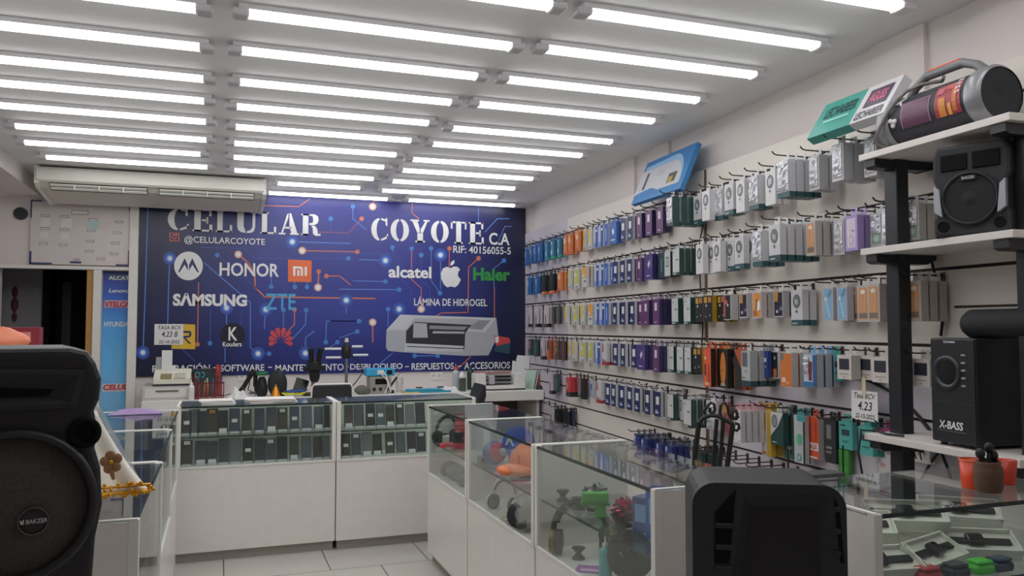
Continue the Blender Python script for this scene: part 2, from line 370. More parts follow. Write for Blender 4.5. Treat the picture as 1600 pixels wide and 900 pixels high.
cBd, cOd, gB, gB2, gO = M('2f4488', **PB), M('7a4650', **PB), M('3a559f', **PB), M('6d93cc', **PB), M('b58a78', **PB)
c6 = lambda p: (200+p[0]/2.903, 290+p[1]/2.903); c7 = lambda p: (510+p[0]/2.903, 290+p[1]/2.903)
mb = MB()
def circ(f, pts, kind, w=1.6, d0=None, d1=None):
    c = {'b': cB, 'B': cBd, 'o': cO, 'O': cOd}[kind]; q = [f(p) for p in pts]; bline(mb, q, w*.72, c, 1)
    for p, d in ((q[0], d0), (q[-1], d1)):
        if d: dot(p, d)
def dot(p, d):
    u, v = p
    if d == 'g':
        for r, m, l in ((10.5, cBd, 1.2), (7, gB, 1.4), (4.8, gB2, 1.6), (3, cW, 1.8)): bdisc(mb, u, v, r, m, l)
    elif d == 'w':
        for r, m, l in ((6, gO, 1.5), (3.8, cW, 1.8)): bdisc(mb, u, v, r, m, l)
    else: bdisc(mb, u, v, 3.6, {'b': cT, 'o': cO}[d], 1.7)
C6 = [([(90, 100), (80, 430), (68, 757)], 'b', 2, None, 'g'), ([(190, 330), (185, 440), (178, 690)], 'b', 2, 'g', None), ([(320, 440), (315, 720)], 'o', 2, None, 'o'),
      ([(345, 350), (555, 530), (555, 735), (590, 762)], 'b', 1.8, None, 'g'), ([(500, 312), (545, 350), (575, 400), (577, 460), (620, 505), (1120, 512)], 'o', 3, 'w', None),
      ([(745, 255), (1010, 262)], 'b', 2, 'g', None), ([(790, 295), (1040, 300)], 'o', 2.2, 'w', 'o'), ([(330, 280), (530, 285), (575, 330), (1000, 330)], 'B', 1.6, None, 'b'),
      ([(865, 390), (862, 462)], 'o', 2.4, 'o', 'w'), ([(650, 415), (650, 458)], 'b', 1.6, None, 'b'), ([(755, 435), (757, 460)], 'b', 1.6, None, 'b'), ([(812, 435), (812, 460)], 'b', 1.6, None, 'b'),
      ([(447, 555), (447, 640)], 'b', 2, 'g', None), ([(440, 735), (440, 800)], 'b', 1.6, None, None), ([(625, 562), (618, 650)], 'b', 1.8, 'g', None), ([(755, 562), (755, 630), (730, 655)], 'o', 2, 'o', None),
      ([(808, 565), (805, 630), (765, 675), (740, 700)], 'b', 2, 'b', None), ([(705, 565), (705, 640)], 'b', 1.6, 'b', None), ([(845, 660), (805, 690), (805, 760)], 'b', 2, None, 'g'),
      ([(1060, 615), (900, 615), (897, 710)], 'b', 1.8, None, 'b'), ([(515, 560), (505, 700)], 'B', 1.4, None, None), ([(375, 560), (372, 715)], 'B', 1.6, None, 'b'), ([(245, 740), (300, 795)], 'B', 1.6, None, None),
      ([(600, 90), (775, 95), (825, 60)], 'o', 2, None, None), ([(405, 315), (590, 470)], 'B', 1.5, 'b', None), ([(640, 762), (560, 762)], 'B', 1.2, 'b', None), ([(860, 210), (1000, 215), (1060, 150)], 'O', 1.8, None, 'o')]
C7 = [([(210, 95), (215, 70)], 'o', 2, 'w', None), ([(390, 80), (388, 125), (420, 150)], 'o', 2, None, None), ([(475, 285), (475, 430), (515, 488)], 'b', 1.6, 'b', 'b'), ([(387, 285), (385, 425), (430, 465), (430, 560)], 'o', 1.8, 'b', 'w'),
      ([(300, 280), (300, 300)], 'b', 1.5, 'b', None), ([(430, 315), (430, 430), (470, 465), (470, 560)], 'B', 1.6, 'b', None), ([(518, 315), (518, 470)], 'b', 2, 'g', None), ([(268, 340), (150, 335)], 'b', 2, 'g', None),
      ([(60, 305), (300, 310), (340, 350), (345, 430), (385, 470), (385, 520)], 'B', 1.6, None, None), ([(268, 435), (120, 432)], 'b', 1.8, 'b', None), ([(330, 472), (60, 470)], 'b', 1.8, 'b', None),
      ([(690, 330), (645, 370), (642, 575), (520, 578), (500, 590)], 'o', 2.2, 'o', None), ([(805, 340), (760, 375), (760, 470)], 'b', 2, 'b', None), ([(762, 460), (762, 600)], 'o', 2, None, None), ([(558, 285), (556, 380)], 'o', 1.8, 'o', None),
      ([(330, 560), (330, 600)], 'b', 2, 'g', None), ([(210, 620), (210, 710)], 'o', 2.6, 'w', None), ([(148, 615), (20, 615)], 'b', 1.8, 'b', None), ([(140, 662), (60, 690)], 'b', 1.6, 'b', None), ([(400, 772), (505, 772)], 'b', 2, 'b', 'b'),
      ([(655, 775), (590, 835)], 'o', 2.2, None, None), ([(300, 760), (240, 810)], 'b', 1.8, None, None), ([(720, 210), (775, 150), (830, 150)], 'b', 1.8, None, None), ([(780, 250), (810, 185), (840, 185)], 'b', 1.6, None, None), ([(690, 100), (690, 170)], 'b', 1.6, None, None),
      ([(50, 710), (0, 745)], 'b', 1.6, 'b', None), ([(280, 560), (280, 640)], 'b', 1.6, 'b', None), ([(0, 410), (60, 410), (110, 450)], 'o', 2, 'o', None), ([(20, 150), (20, 230), (80, 280)], 'B', 1.6, 'b', None), ([(90, 520), (90, 580)], 'b', 1.6, 'g', None), ([(120, 95), (120, 150), (180, 200)], 'b', 1.6, 'b', None)]
for a in C6: circ(c6, *a)
for a in C7: circ(c7, *a)
mb.build('circuit_print', ban)
LW = M('c6c3c4', **PB)
# stencil letters drawn by hand: polygons in a unit cell
def ring(a0, a1, rx=.5, ry=.5, ix=.2, iy=.42, n=12):
    o = [(.5+rx*math.cos(math.radians(a0+(a1-a0)*i/n)), .5+ry*math.sin(math.radians(a0+(a1-a0)*i/n))) for i in range(n+1)]
    i_ = [(.5+ix*math.cos(math.radians(a0+(a1-a0)*i/n)), .5+iy*math.sin(math.radians(a0+(a1-a0)*i/n))) for i in range(n+1)]
    return [[o[i], o[i+1], i_[i+1], i_[i]] for i in range(n)]
rc = lambda x0, x1, y0, y1: [[(x0, y0), (x1, y0), (x1, y1), (x0, y1)]]
stem = lambda a, b, s=.08: rc(a, b, 0, 1)+rc(a-s, b, 0, .07)+rc(a-s, b, .93, 1)
GL = {'C': ring(98, 262)+[[(.55, 1), (.80, .94), (.80, .85), (.55, .92)], [(.80, 1), (.90, 1), (.90, .64), (.80, .70)], [(.55, 0), (.95, .12), (.93, .24), (.55, .08)], [(.87, .12), (.95, .12), (.95, .32), (.87, .3)]],
      'O': ring(98, 262)+ring(-82, 82),
      'E': stem(.12, .42)+rc(.47, .90, .92, 1)+rc(.80, .92, .70, 1)+rc(.47, .72, .46, .55)+rc(.68, .76, .36, .65)+rc(.47, .92, 0, .08)+rc(.82, .95, 0, .32),
      'L': stem(.12, .42)+rc(.36, .5, .93, 1)+rc(.47, .92, 0, .08)+rc(.82, .95, 0, .34),
      'U': rc(.02, .42, .93, 1)+rc(.10, .38, .3, 1)+[[(.10, .3), (.38, .3), (.46, .08), (.46, 0), (.25, .04), (.14, .14)]]+rc(.66, .98, .93, 1)+rc(.76, .88, .3, 1)+[[(.76, .3), (.88, .3), (.84, .12), (.72, .02), (.51, 0), (.51, .08), (.68, .14)]],
      'A': [[(.02, .07), (.12, .07), (.40, .93), (.47, .93), (.47, .78), (.22, .07), (.32, .07), (.32, 0), (.02, 0)][:3]+[(.47, 1), (.47, .8), (.2, .07)], rc(0, .33, 0, .07)[0], [(.52, 1), (.60, 1), (.92, .07), (.62, .07), (.52, .40)], rc(.56, 1, 0, .07)[0], rc(.27, .6, .28, .36)[0]],
      'R': stem(.10, .38)+[[(.43, 1), (.70, 1), (.86, .92), (.90, .75), (.84, .58), (.68, .49), (.43, .49), (.43, .57), (.60, .60), (.62, .76), (.58, .92), (.43, .92)]]+[[(.52, .46), (.72, .46), (.84, .3), (.86, .08), (1, .1), (1, 0), (.74, -.01), (.62, .08), (.60, .34)]],
      'Y': [[(.08, .95), (.36, .95), (.48, .62), (.48, .42), (.36, .42)], rc(0, .44, .93, 1)[0], [(.80, .95), (.90, .95), (.66, .42), (.53, .42), (.53, .58)], rc(.68, 1, .93, 1)[0], rc(.36, .66, 0, .40)[0], rc(.26, .76, 0, .07)[0]],
      'T': rc(.36, .66, 0, 1)+rc(.26, .76, 0, .07)+rc(.06, .32, .92, 1)+rc(.04, .14, .66, 1)+rc(.70, .96, .92, 1)+rc(.88, .98, .66, 1)}
WD = {'L': .8, 'U': 1.05, 'Y': 1.05, 'O': 1.0}
def stencil(s, u0, u1, v0, v1, name):
    mb = MB(); x0, x1, z0, z1 = brect(u0, u1, v0, v1); tot = sum(WD.get(c, .95) for c in s)+.08*(len(s)-1); x = x0; sc_ = (x1-x0)/tot; mb.X = BF
    for c in s:
        wd = WD.get(c, .95)*sc_
        for p in GL[c]: mb.poly([(x+a*wd, z0+b*(z1-z0), .0024) for a, b in p], LW)
        x += wd+.08*sc_
    mb.build(name, ban)
stencil('CELULAR', 262, 501, 330, 364, 'shop_name_lettering'); stencil('COYOTE', 580, 757, 344, 379, 'shop_name_lettering')
mb = MB()
btext(mb, 'C.A', 764, 796, 364, 383, LW, bold=.02); btext(mb, 'RIF: 40156055-5', 708, 798, 385, 396.5, LW, bold=.012); btext(mb, '@CELULARCOYOTE', 288, 414, 370.5, 383.5, LW, bold=.008)
btext(mb, 'LÁMINA DE HIDROGEL', 647, 761, 464, 478, LW, bold=.014)
for s, u0, u1, v0, v1 in (('REPARACIÓN', 238, 328, 567.5, 581), ('-', 333, 339, 573.5, 575), ('SOFTWARE', 344, 413, 569.5, 580), ('-', 419, 425, 573, 574.5), ('MANTENIMIENTO', 430, 537, 569, 579.5), ('-', 540, 545, 572.5, 574),
                          ('DESBLOQUEO', 547, 629, 568, 578.5), ('-', 633, 639, 572, 573.5), ('RESPUESTOS', 643, 709, 567, 577.5), ('-', 715, 721, 571.5, 573), ('ACCESORIOS', 725, 797, 565.5, 576.5)):
    btext(mb, s, u0, u1, v0, v1, LW, bold=.016)
mb.build('slogan_lettering', ban)
def logo(f):
    mb = MB(); f(mb); mb.build('brand_logo', ban)
OR = M('c05a34', **PB); GRN = M('2c7a3a', **PB); TEALB = M('3f86b0', **PB); YEL = M('b8962e', **PB); RED = M('a83c40', **PB); NAVY = M('20264f', **PB); SILV = M('c9c8cc', **PB)
def f(mb):
    for r, m, l in ((7.5, OR, 6), (6.2, NAVY, 7)): bpoly(mb, [(272.5-r, 370-r*.85), (272.5+r, 370-r*.85+.4), (272.5+r, 370+r*.9), (272.5-r, 370+r*.9)], m, l)
    for r, m, l in ((3.8, OR, 8), (2.5, NAVY, 9), (1, OR, 9)): bdisc(mb, 272.5+(3.8 if r == 1 else 0), 370-(3.4 if r == 1 else 0), r, m, l)
logo(f)
def f(mb):
    bdisc(mb, 294.5, 415.5, 22.5, SILV, 6, seg=32)
    P = [(0, 15), (7, 15.5), (10.5, 4), (14.5, -14), (2.5, 8)]
    for s in (1, -1): bpoly(mb, [(294.5+s*a if a else 294.5, 415.5+b*.72) for a, b in [(1, -2), (6, -17), (16.5, 14), (13.5, 13), (6, -3), (1, 10)]], NAVY, 8)
logo(f)
logo(lambda mb: btext(mb, 'HONOR', 343, 436, 411, 432, LW, bold=.02))
def f(mb):
    bpoly(mb, [(450, 405.5), (487, 407), (486.5, 441), (450, 440)], OR, 6)
    for p in ([(458, 431), (458, 416), (471, 416.5), (473.5, 419), (473.5, 431), (470, 431), (470, 420), (461.5, 419.6), (461.5, 431)], [(464.5, 431), (464.5, 422), (468, 422), (468, 431)], [(476, 431), (476, 417), (479.5, 417), (479.5, 431)]): bpoly(mb, p, LW, 8)
logo(f)
logo(lambda mb: btext(mb, 'SΛMSUNG', 270, 386, 458.5, 478.5, LW, bold=.045))
logo(lambda mb: btext(mb, 'ZTE', 415, 462, 459, 484, TEALB, bold=.01))
logo(lambda mb: btext(mb, 'alcatel', 607, 674, 416, 434.5, LW, bold=.03))
def f(mb):
    out = [(704, 419), (709, 416.5), (715, 417), (719, 421), (716, 425), (715.5, 431), (720, 437), (716, 445), (711, 449), (704.5, 447.5), (699, 449), (694, 445), (689.5, 436), (689, 427), (692, 419.5), (698, 416.8)]
    bpoly(mb, out, SILV, 6); bpoly(mb, [(703.5, 415), (704.5, 409.5), (710, 406), (710, 411), (706.5, 414.5)], SILV, 6)
logo(f)
logo(lambda mb: btext(mb, 'Haier', 739, 797, 418.5, 439, GRN, bold=.04))
def f(mb):
    bpoly(mb, [(268, 506), (305, 507), (305, 545.5), (268, 545)], YEL, 6)
    for p in ([(283, 536), (283, 517), (286, 517), (286, 536)], [(286, 517), (297, 517), (299, 520), (299, 524), (297, 527), (290, 528), (299, 537), (295, 537), (286, 527), (286, 525), (295, 524.5), (296, 520.5), (286, 520)]): bpoly(mb, p, NAVY, 7)
logo(f)
def f(mb):
    bdisc(mb, 363.5, 524, 19.5, M('101120', **PB), 6, seg=28); btext(mb, 'K', 357, 371, 511, 532, LW, bold=.02); btext(mb, 'Kouders', 348, 377.5, 534, 541.5, LW, bold=.02)
logo(f)
def f(mb):
    for k in range(8):
        a = math.radians(-14+k*29.7); ca, sa = math.cos(a), math.sin(a); L = 22 if k in (2, 3, 4, 5) else 19.5
        P = [(4.5, 0), (10, -1.8), (L*.72, -3.5), (L*.93, -3.1), (L, 0), (L*.93, 3.1), (L*.72, 3.5), (10, 1.8)]
        bpoly(mb, [(438.5+(x*ca-y*sa), 533-(x*sa+y*ca)) for x, y in P], RED, 6)
logo(f)
# printed picture of the film cutter
mb = MB(); P1, P2, P3, P4 = M('8f9196', **PB), M('75777d', **PB), M('26272c', **PB), M('a3a5aa', **PB)
for pts, m, l in (([(335, 585), (770, 600), (780, 680), (757, 725), (735, 770), (620, 772), (350, 756), (280, 750), (270, 735), (272, 658)], P1, 5), ([(335, 585), (770, 600), (720, 665), (630, 660), (690, 606), (400, 600), (360, 655), (272, 655)], P4, 6),
                  ([(400, 618), (660, 632), (632, 665), (625, 745), (360, 735), (362, 660)], P3, 6), ([(395, 622), (455, 625), (460, 690), (393, 690)], P1, 7), ([(470, 634), (640, 640), (625, 655), (465, 650)], P2, 7),
                  ([(485, 660), (625, 662), (625, 672), (480, 670)], P1, 7), ([(360, 715), (622, 727), (622, 752), (350, 752)], P4, 7), ([(365, 727), (622, 738), (622, 742), (365, 731)], P3, 8), ([(630, 665), (720, 668), (735, 770), (625, 768)], P1, 7),
                  ([(640, 648), (690, 610), (745, 612), (705, 655)], P2, 7), ([(760, 680), (830, 690), (835, 712), (770, 728)], RED, 7), ([(775, 712), (835, 705), (830, 765), (760, 750)], M('24424e', **PB), 6), ([(765, 686), (782, 684), (780, 712), (768, 714)], SILV, 8)):
    bpoly(mb, [c7(p) for p in pts], m, l)
mb.build('machine_picture', ban)
# handwritten rate note stuck on the banner
INK = M('1c1c20', .8)
def note(name, label, loc, rz, wd, ht, l1, l2, l3, tape=False):
    t = thing(name, label, 'note', loc, rz)
    mb = MB(); mb.box(-wd/2, wd/2, -.001, 0, -ht/2, ht/2, PAPER); mb.build('paper', t)
    mb = MB(); mb.X = frame((0, -.0015, 0))
    mb.text(l1, -wd*.38, wd*.42, ht*.24, ht*.42, INK, shear=.15, bold=.012); mb.text(l2, -wd*.25, wd*.3, -ht*.16, ht*.14, INK, shear=.2, bold=.01); mb.text(l3, -wd*.35, wd*.38, -ht*.44, -ht*.28, INK, shear=.15, bold=.012)
    mb.build('handwriting', t)
    if tape:
        mb = MB(); mb.box(-.012, .012, -.002, -.0012, ht/2-.02, ht/2+.055, M('a59a80', .5)); mb.build('tape', t)
    return t
p = bp(264, 522.5, 0); note('rate_note', 'handwritten white rate note stuck over the yellow square on the banner', (p.x, BY-.008, p.z), 0, .245, .19, 'TASA BCV', '4,23 B', '22-10-2022')
# ------------------------------------------------------------------ glass display cases
def showcase(label, loc, rz, L, W, zt, zg, zs, back=False, near_solid=True, far_solid=True, group=None, top_items=None):
    t = thing('display_case', label, 'display case', loc, rz, group)
    b = MB(); b.box(0, L, .0, W, .06, zg, LAM, .003); b.build('base_cabinet', t)
    b = MB(); b.box(.01, L-.01, .03, W-.02, 0, .06, M('77726d', .6)); b.build('plinth', t)
    for x0, x1, solid in ((0, .022, far_solid), (L-.022, L, near_solid)):
        b = MB()
        if solid: b.box(x0, x1, 0, W, zg, zt-.007, LAM)
        else: b.box(x0+.008, x1-.008, .022, W, zg, zt-.007, GLASS)
        b.build('side_panel', t)
    for x0 in (-.001, L-.025):
        b = MB(); b.box(x0, x0+.026, -.004, .022, zg, zt+.001, WHITE, .002); b.build('post', t)
    b = MB(); b.box(.024, L-.024, .002, .008, zg+.008, zt-.007, GLASS); b.build('front_glass', t)
    b = MB(); b.box(.0, L, .0, W, zt-.006, zt, GLASS); o = b.build('top_glass', t)
    b = MB(); b.box(.022, L-.022, -.003, .002, zt-.011, zt, EDGE); b.build('glass_edge', o)
    for x0 in (-.001, L-.014):
        b = MB(); b.box(x0, x0+.015, 0, W, zt, zt+.0035, WHITE); b.build('edge_trim', t)
    b = MB(); b.box(.02, L-.02, -.004, .006, zg, zg+.012, WHITE); b.build('bottom_rail', t)
    b = MB(); b.box(.024, L-.024, .02, W-.03, zs-.006, zs, GLASS); o = b.build('shelf', t)
    b = MB(); b.box(.024, L-.024, .016, .02, zs-.007, zs+.001, EDGE); b.build('glass_edge', o)
    if back:
        b = MB(); b.box(.02, L-.02, W-.02, W-.008, zg, zt-.007, M('a3a69f', .4)); b.build('back_panel', t)
    return t
ZT, ZG, ZSH = .955, .535, .735
showcase('white display case of phones at the back, left of the two joined', (-.235, 5.40, 0), 0, .965, .42, ZT, .572, .765, True, group=None)
showcase('white display case of phones at the back, right end behind the aisle cases', (.735, 5.39, 0), 0, .945, .42, ZT, .572, .765, True)
RX = 1.245
yC, yD, yE, yN = 4.97, 4.125, 3.17, 2.18
showcase('farthest aisle display case on the right, with headphones and grey pouches', (RX-.005, yC, 0), -PI/2, yC-yD-.004, .42, ZT, ZG, ZSH)
showcase('middle aisle display case on the right, holding an orange helmet-shaped speaker', (RX, yD, 0), -PI/2, yD-yE-.004, .42, ZT, ZG, ZSH)
showcase('nearest aisle display case on the right, holding big headphones and small speakers', (RX+.005, yE, 0), -PI/2, yE-yN, .42, ZT, ZG, ZSH)
LX = -.245
for lx, y0, y1, lab, ns in ((-.188, 2.30, 3.24, 'nearest glass display case on the left, under the white cloth mantle', True), (-.205, 3.245, 4.24, 'second glass display case on the left, behind the cloth mantle', False), (-.22, 4.245, 5.20, 'farthest glass display case on the left beside the phone cases', False)):
    # local +x runs towards the back of the shop
    showcase(lab, (lx, y0, 0), PI/2, y1-y0, .45, ZT, ZG, ZSH, far_solid=ns, near_solid=False)
FRZ = math.radians(0)
showcase('display case in the right foreground with smart watch boxes', (1.625, 1.70, 0), FRZ, 1.05, .48, ZT, .50, .74, False)
# phones on the two back cases
TONES = [M('2c2d30', .2, var=.1), M('3a3d43', .2), M('33302d', .25), M('444a52', .18), M('242528', .2), M('55585c', .2), M('343a48', .2)]
STK = M('c6c6c8', .6)
UPPER = [291, 303, 315, 331, 348, 366, 385, 405, 424, 441, 460, 479, 498, 514, 545, 561, 579, 595, 610, 625, 641, 657]
LOWER = [292, 314, 332, 350, 368, 388, 406, 423, 441, 460, 479, 497, 513, 541, 557, 574, 590, 610, 627, 644, 659]
US = 'mnntbmtnbtmnbnbnmmbtnn'; LS = 'tbbnnmntnbnnnmtbbmnbt'
random.seed(4)
for row, us, st, z in (('upper', UPPER, US, .765), ('lower', LOWER, LS, .572)):
    for i, u in enumerate(us):
        p = at(u, 690, 1, 5.53); x = p.x; h = random.choice((.148, .153, .158, .162)); wd = random.choice((.062, .066, .069))
        k = {'n': 'without a sticker', 't': 'with white sticker near the top', 'm': 'with white sticker in the middle', 'b': 'with white strip near the foot'}[st[i]]
        tone = random.choice(TONES)
        if row == 'upper' and i == 3: k = 'with orange sticker at the top'
        t = thing('phone', f'dark phone {k}, {ORD[i+1]} from left, {row} shelf', 'phone', (x, 5.53, z+.001), 0, f'phones standing on the {row} shelf of the back cases')
        R = Matrix.Rotation(-.22, 4, 'X')
        b = MB(); b.X = R; b.box(-wd/2, wd/2, -.004, .004, .006, h, M('3a3c40', .3, .3), .003); b.build('body', t)
        b = MB(); b.X = R; b.box(-wd/2+.003, wd/2-.003, -.0048, -.0042, .011, h-.005, tone); s = b.build('screen', t)
        if st[i] != 'n' or (row == 'upper' and i == 3):
            zz = {'t': h-.02, 'm': h*.5, 'b': .022, 'n': h-.01}[st[i]]; ww = wd*(.36 if st[i] == 'b' else .26)
            b = MB(); b.X = R; b.box(-ww, ww, -.0062, -.0049, zz-.011, zz+.011, M('b8722a', .6) if (row == 'upper' and i == 3) else STK); b.build('sticker', t)
            if (row == 'upper' and i == 3):
                pass
        b = MB(); b.box(-wd*.42, wd*.42, -.012, -.006, 0, .012, M('9fa3a5', .4)); b.box(-.02, .02, .0, .045, 0, .004, CLEAR); b.build('stand', t)
# ------------------------------------------------------------------ work desk along the back wall
YD0 = 7.45
zd = at(800, 611, 1, YD0).z
DX0, DX1 = -.60, at(850, 611, 1, YD0).x
t = thing('work_desk', 'long white work desk along the back wall under the banner', 'desk', (0, 0, 0))
mb = MB(); mb.box(DX0, DX1, YD0, YB-.005, zd-.095, zd, WHITE, .004); mb.build('desk_top', t)
for x in (DX0+.02, .9, 1.85, DX1-.06):
    mb = MB(); mb.box(x, x+.03, YD0+.05, YB-.03, 0, zd-.095, M('8f8a86', .5)); mb.build('leg', t)
mb = MB(); mb.box(DX0+.05, DX1-.06, YB-.05, YB-.03, .25, zd-.095, M('3a2d29', .6)); mb.build('modesty_panel', t)
def dx(u, Y): return at(u, 600, 1, Y).x
def desk(u, Y=7.6): return (dx(u, Y), Y, zd)
# receipt printer on a grey drawer cabinet
Y = 7.55; xa, xb = dx(222, Y), dx(300, Y); zc = at(258, 603, 1, Y).z
t = thing('drawer_cabinet', 'low grey cabinet with a flat drawer under the receipt machine', 'cabinet', (0, 0, 0))
mb = MB(); mb.box(xa, xb, Y, YB-.04, zd, zc, M('9b9894', .5), .004); mb.build('body', t)
mb = MB(); mb.box(xa+.02, xb-.02, Y-.008, Y, zd+.02, zc-.02, M('a8a5a1', .5), .003); o = mb.build('drawer', t)
mb = MB(); mb.box((xa+xb)/2-.09, (xa+xb)/2+.09, Y-.014, Y-.008, zc-.05, zc-.038, M('4a4846', .4)); mb.build('handle', o)
t = thing('cash_register', 'cream printing calculator with a receipt standing on the grey cabinet', 'cash register', ((dx(240, 7.62)+dx(298, 7.62))/2, 7.66, zc))
hw = (dx(298, 7.62)-dx(240, 7.62))/2
mb = MB(); mb.X = Matrix(((0, 1, 0, 0), (1, 0, 0, 0), (0, 0, 1, 0), (0, 0, 0, 1))); mb.prism([(-.11, .015), (-.11, .06), (.05, .135), (.12, .135), (.12, .015)], -hw, hw, M('b9b2a2', .5), .006); mb.build('body', t)
mb = MB(); mb.box(-hw*1.02, hw*1.02, -.115, .12, 0, .016, M('27262a', .5)); mb.build('base', t)
mb = MB(); mb.X = Matrix.Translation((0, -.112, .058)) @ Matrix.Rotation(math.radians(25), 4, 'X'); mb.box(-hw*.62, -hw*.02, 0, .09, .001, .006, M('6e6242', .3)); mb.build('display', t)
mb = MB(); mb.X = Matrix.Translation((0, -.112, .058)) @ Matrix.Rotation(math.radians(25), 4, 'X'); mb.box(hw*.1, hw*.72, .0, .10, .001, .004, M('8a857c', .5))
for i in range(4):
    for j in range(3): mb.box(hw*(.13+.15*i), hw*(.24+.15*i), .008+.031*j, .03+.031*j, .004, .009, M('a9a49a', .5))
mb.build('keypad', t)
mb = MB(); mb.box(-hw*.62, -hw*.05, .03, .034, .12, .30, PAPER); mb.box(-hw*.30, hw*.15, -.0, .002, .10, .17, PAPER); mb.build('receipt_paper', t)
mb = MB(); mb.box(-hw*.95, -hw*.5, .05, .10, .12, .24, M('7f8084', .4), .006); mb.build('paper_holder', t)
# purple cloth on the cabinet front
def cloth(name, label, cat, loc, sx, sy, h, m, seed, nx=18, ny=12):
    random.seed(seed); mb = MB(); ph = [random.random()*6 for _ in range(6)]
    V = []
    for j in range(ny+1):
        for i in range(nx+1):
            x, y = i/nx*2-1, j/ny*2-1
            z = h*(.35+.3*math.sin(3*x+ph[0]+2*y)+.22*math.sin(5*y+ph[1]-2*x)+.15*math.sin(8*x+ph[2]))*max(0, 1-abs(x)**5)*max(0, 1-abs(y)**5)
            V.append((x*sx*(1+.08*math.sin(3*y+ph[3])), y*sy*(1+.1*math.sin(3*x+ph[4])), max(z, 0)+.003))
    F = [(j*(nx+1)+i, j*(nx+1)+i+1, (j+1)*(nx+1)+i+1, (j+1)*(nx+1)+i) for j in range(ny) for i in range(nx)]
    n = len(V); V += [(x, y, z-.003) for x, y, z in V]; F += [tuple(k+n for k in f[::-1]) for f in F]
    mb.mesh(V, F, m, True); return mono(mb, name, label, cat, loc)
cloth('cleaning_cloth', 'crumpled lilac cloth in front of the receipt machine', 'cloth', (-.43, 5.05, ZT+.002), .13, .06, .035, M('7d6c90', .9), 3)
# red pen basket
t = thing('pen_basket', 'dark red open desk organiser full of pens beside the cream register', 'desk organiser', (dx(327, 7.56), 7.56, zd))
RDM = M('6a3030', .4)
for nm, (x0, x1, y0, y1) in (('side', (-.13, .12, -.05, -.045)), ('side', (-.13, .12, .045, .05)), ('end', (-.13, -.125, -.05, .05)), ('end', (.115, .12, -.05, .05))):
    mb = MB()
    mb.box(x0, x1, y0, y1, .02, .03, RDM); mb.box(x0, x1, y0, y1, .13, .14, RDM)
    n = 12 if nm == 'side' else 5
    for k in range(n+1):
        xx = x0+(x1-x0)*k/n; yy = y0+(y1-y0)*k/n
        if nm == 'side': mb.box(xx-.0035, xx+.0035, y0, y1, 0, .14, RDM)
        else: mb.box(x0, x1, yy-.0035, yy+.0035, 0, .14, RDM)
    mb.build(nm, t)
mb = MB(); mb.box(-.13, .12, -.05, .05, 0, .006, RDM); mb.box(-.02, -.014, -.05, .05, 0, .12, RDM); mb.build('floor', t)
PENC = [('8c2a2a', 'red'), ('2f6f8a', 'blue-green'), ('c0c0c0', 'white'), ('2b2b30', 'black'), ('b5a040', 'yellow'), ('30406a', 'navy')]
for i, (dxx, c, hh) in enumerate(((-.10, 0, .21), (-.07, 3, .23), (-.045, 4, .20), (-.005, 2, .22), (.03, 1, .21), (.055, 3, .19), (.08, 0, .29), (.1, 5, .2))):
    b = thing('pen', f'{PENC[c][1]} pen standing {ORD[i+1]} from the left in the dark red organiser', 'pen', (dx(327, 7.56)+dxx, 7.56+(-.015 if i % 2 else .018), zd+.007))
    mb = MB(); mb.cyl((0, 0, .0), (.012*(i % 3-1), 0, hh*.8), .0045, M(PENC[c][0], .4)); mb.build('barrel', b)
    mb = MB(); mb.cyl((.012*(i % 3-1), 0, hh*.8), (.0145*(i % 3-1), 0, hh), .0052, M('b54038' if c in (0,) else '2a2a2e', .4)); mb.build('cap', b)
# glue bottle, teal scissors
def bottle(label, loc, r, h, body, capc, cat='bottle', nm='squeeze_bottle', spout=True):
    t = thing(nm, label, cat, loc)
    mb = MB(); mb.lathe([(r*.8, 0), (r, .005), (r, h*.62), (r*.9, h*.7), (r*.4, h*.76)], body); mb.build('body', t)
    mb = MB(); mb.lathe([(r*.45, h*.76), (r*.45, h*.84), (r*.2, h*.86)] + ([(r*.12, h)] if spout else [(r*.2, h*.9)]), capc); mb.build('cap', t); return t
bottle('white glue bottle with pointed tip behind the paper stack', desk(299, 7.5), .026, .17, M('bdbdb8', .4), M('c5c5c2', .4))
t = thing('scissors', 'teal-handled scissors standing at the back of the desk near the register', 'scissors', (dx(312, 7.9), 7.9, zd))
for s in (-1, 1):
    mb = MB(); mb.tube([(s*.02+.018*math.cos(a), 0, .19+.024*math.sin(a)) for a in [2*PI*k/14 for k in range(14)]], .0055, M('1f7f86', .4), 6, True); mb.build('handle', t)
    mb = MB(); mb.prism([(s*.018, .17), (s*.006, .17), (-s*.006, .0), (-s*.001, .0)], -.002*s, .0015-.002*s, STEEL); mb.build('blade', t)
t = thing('router_box', 'dark grey box standing at the back of the desk behind scissors', 'box', (dx(320, 7.98), 8.0, zd))
mb = MB(); mb.box(-.11, .12, -.03, .03, 0, .24, M('1f2326', .5), .006); mb.build('body', t)
mb = MB(); mb.box(-.09, .1, -.032, -.03, .03, .21, M('2a3034', .6)); mb.build('front_face', t)
mb = MB(); mb.box(-.02, .03, -.0, .05, 0, .27, M('6e2a2a', .5)); place(mb.build('red_folder'), (dx(340, 7.95), 7.95, zd)); tag(bpy.data.objects['red_folder'], 'thin dark red folder standing behind the pen organiser', 'folder')
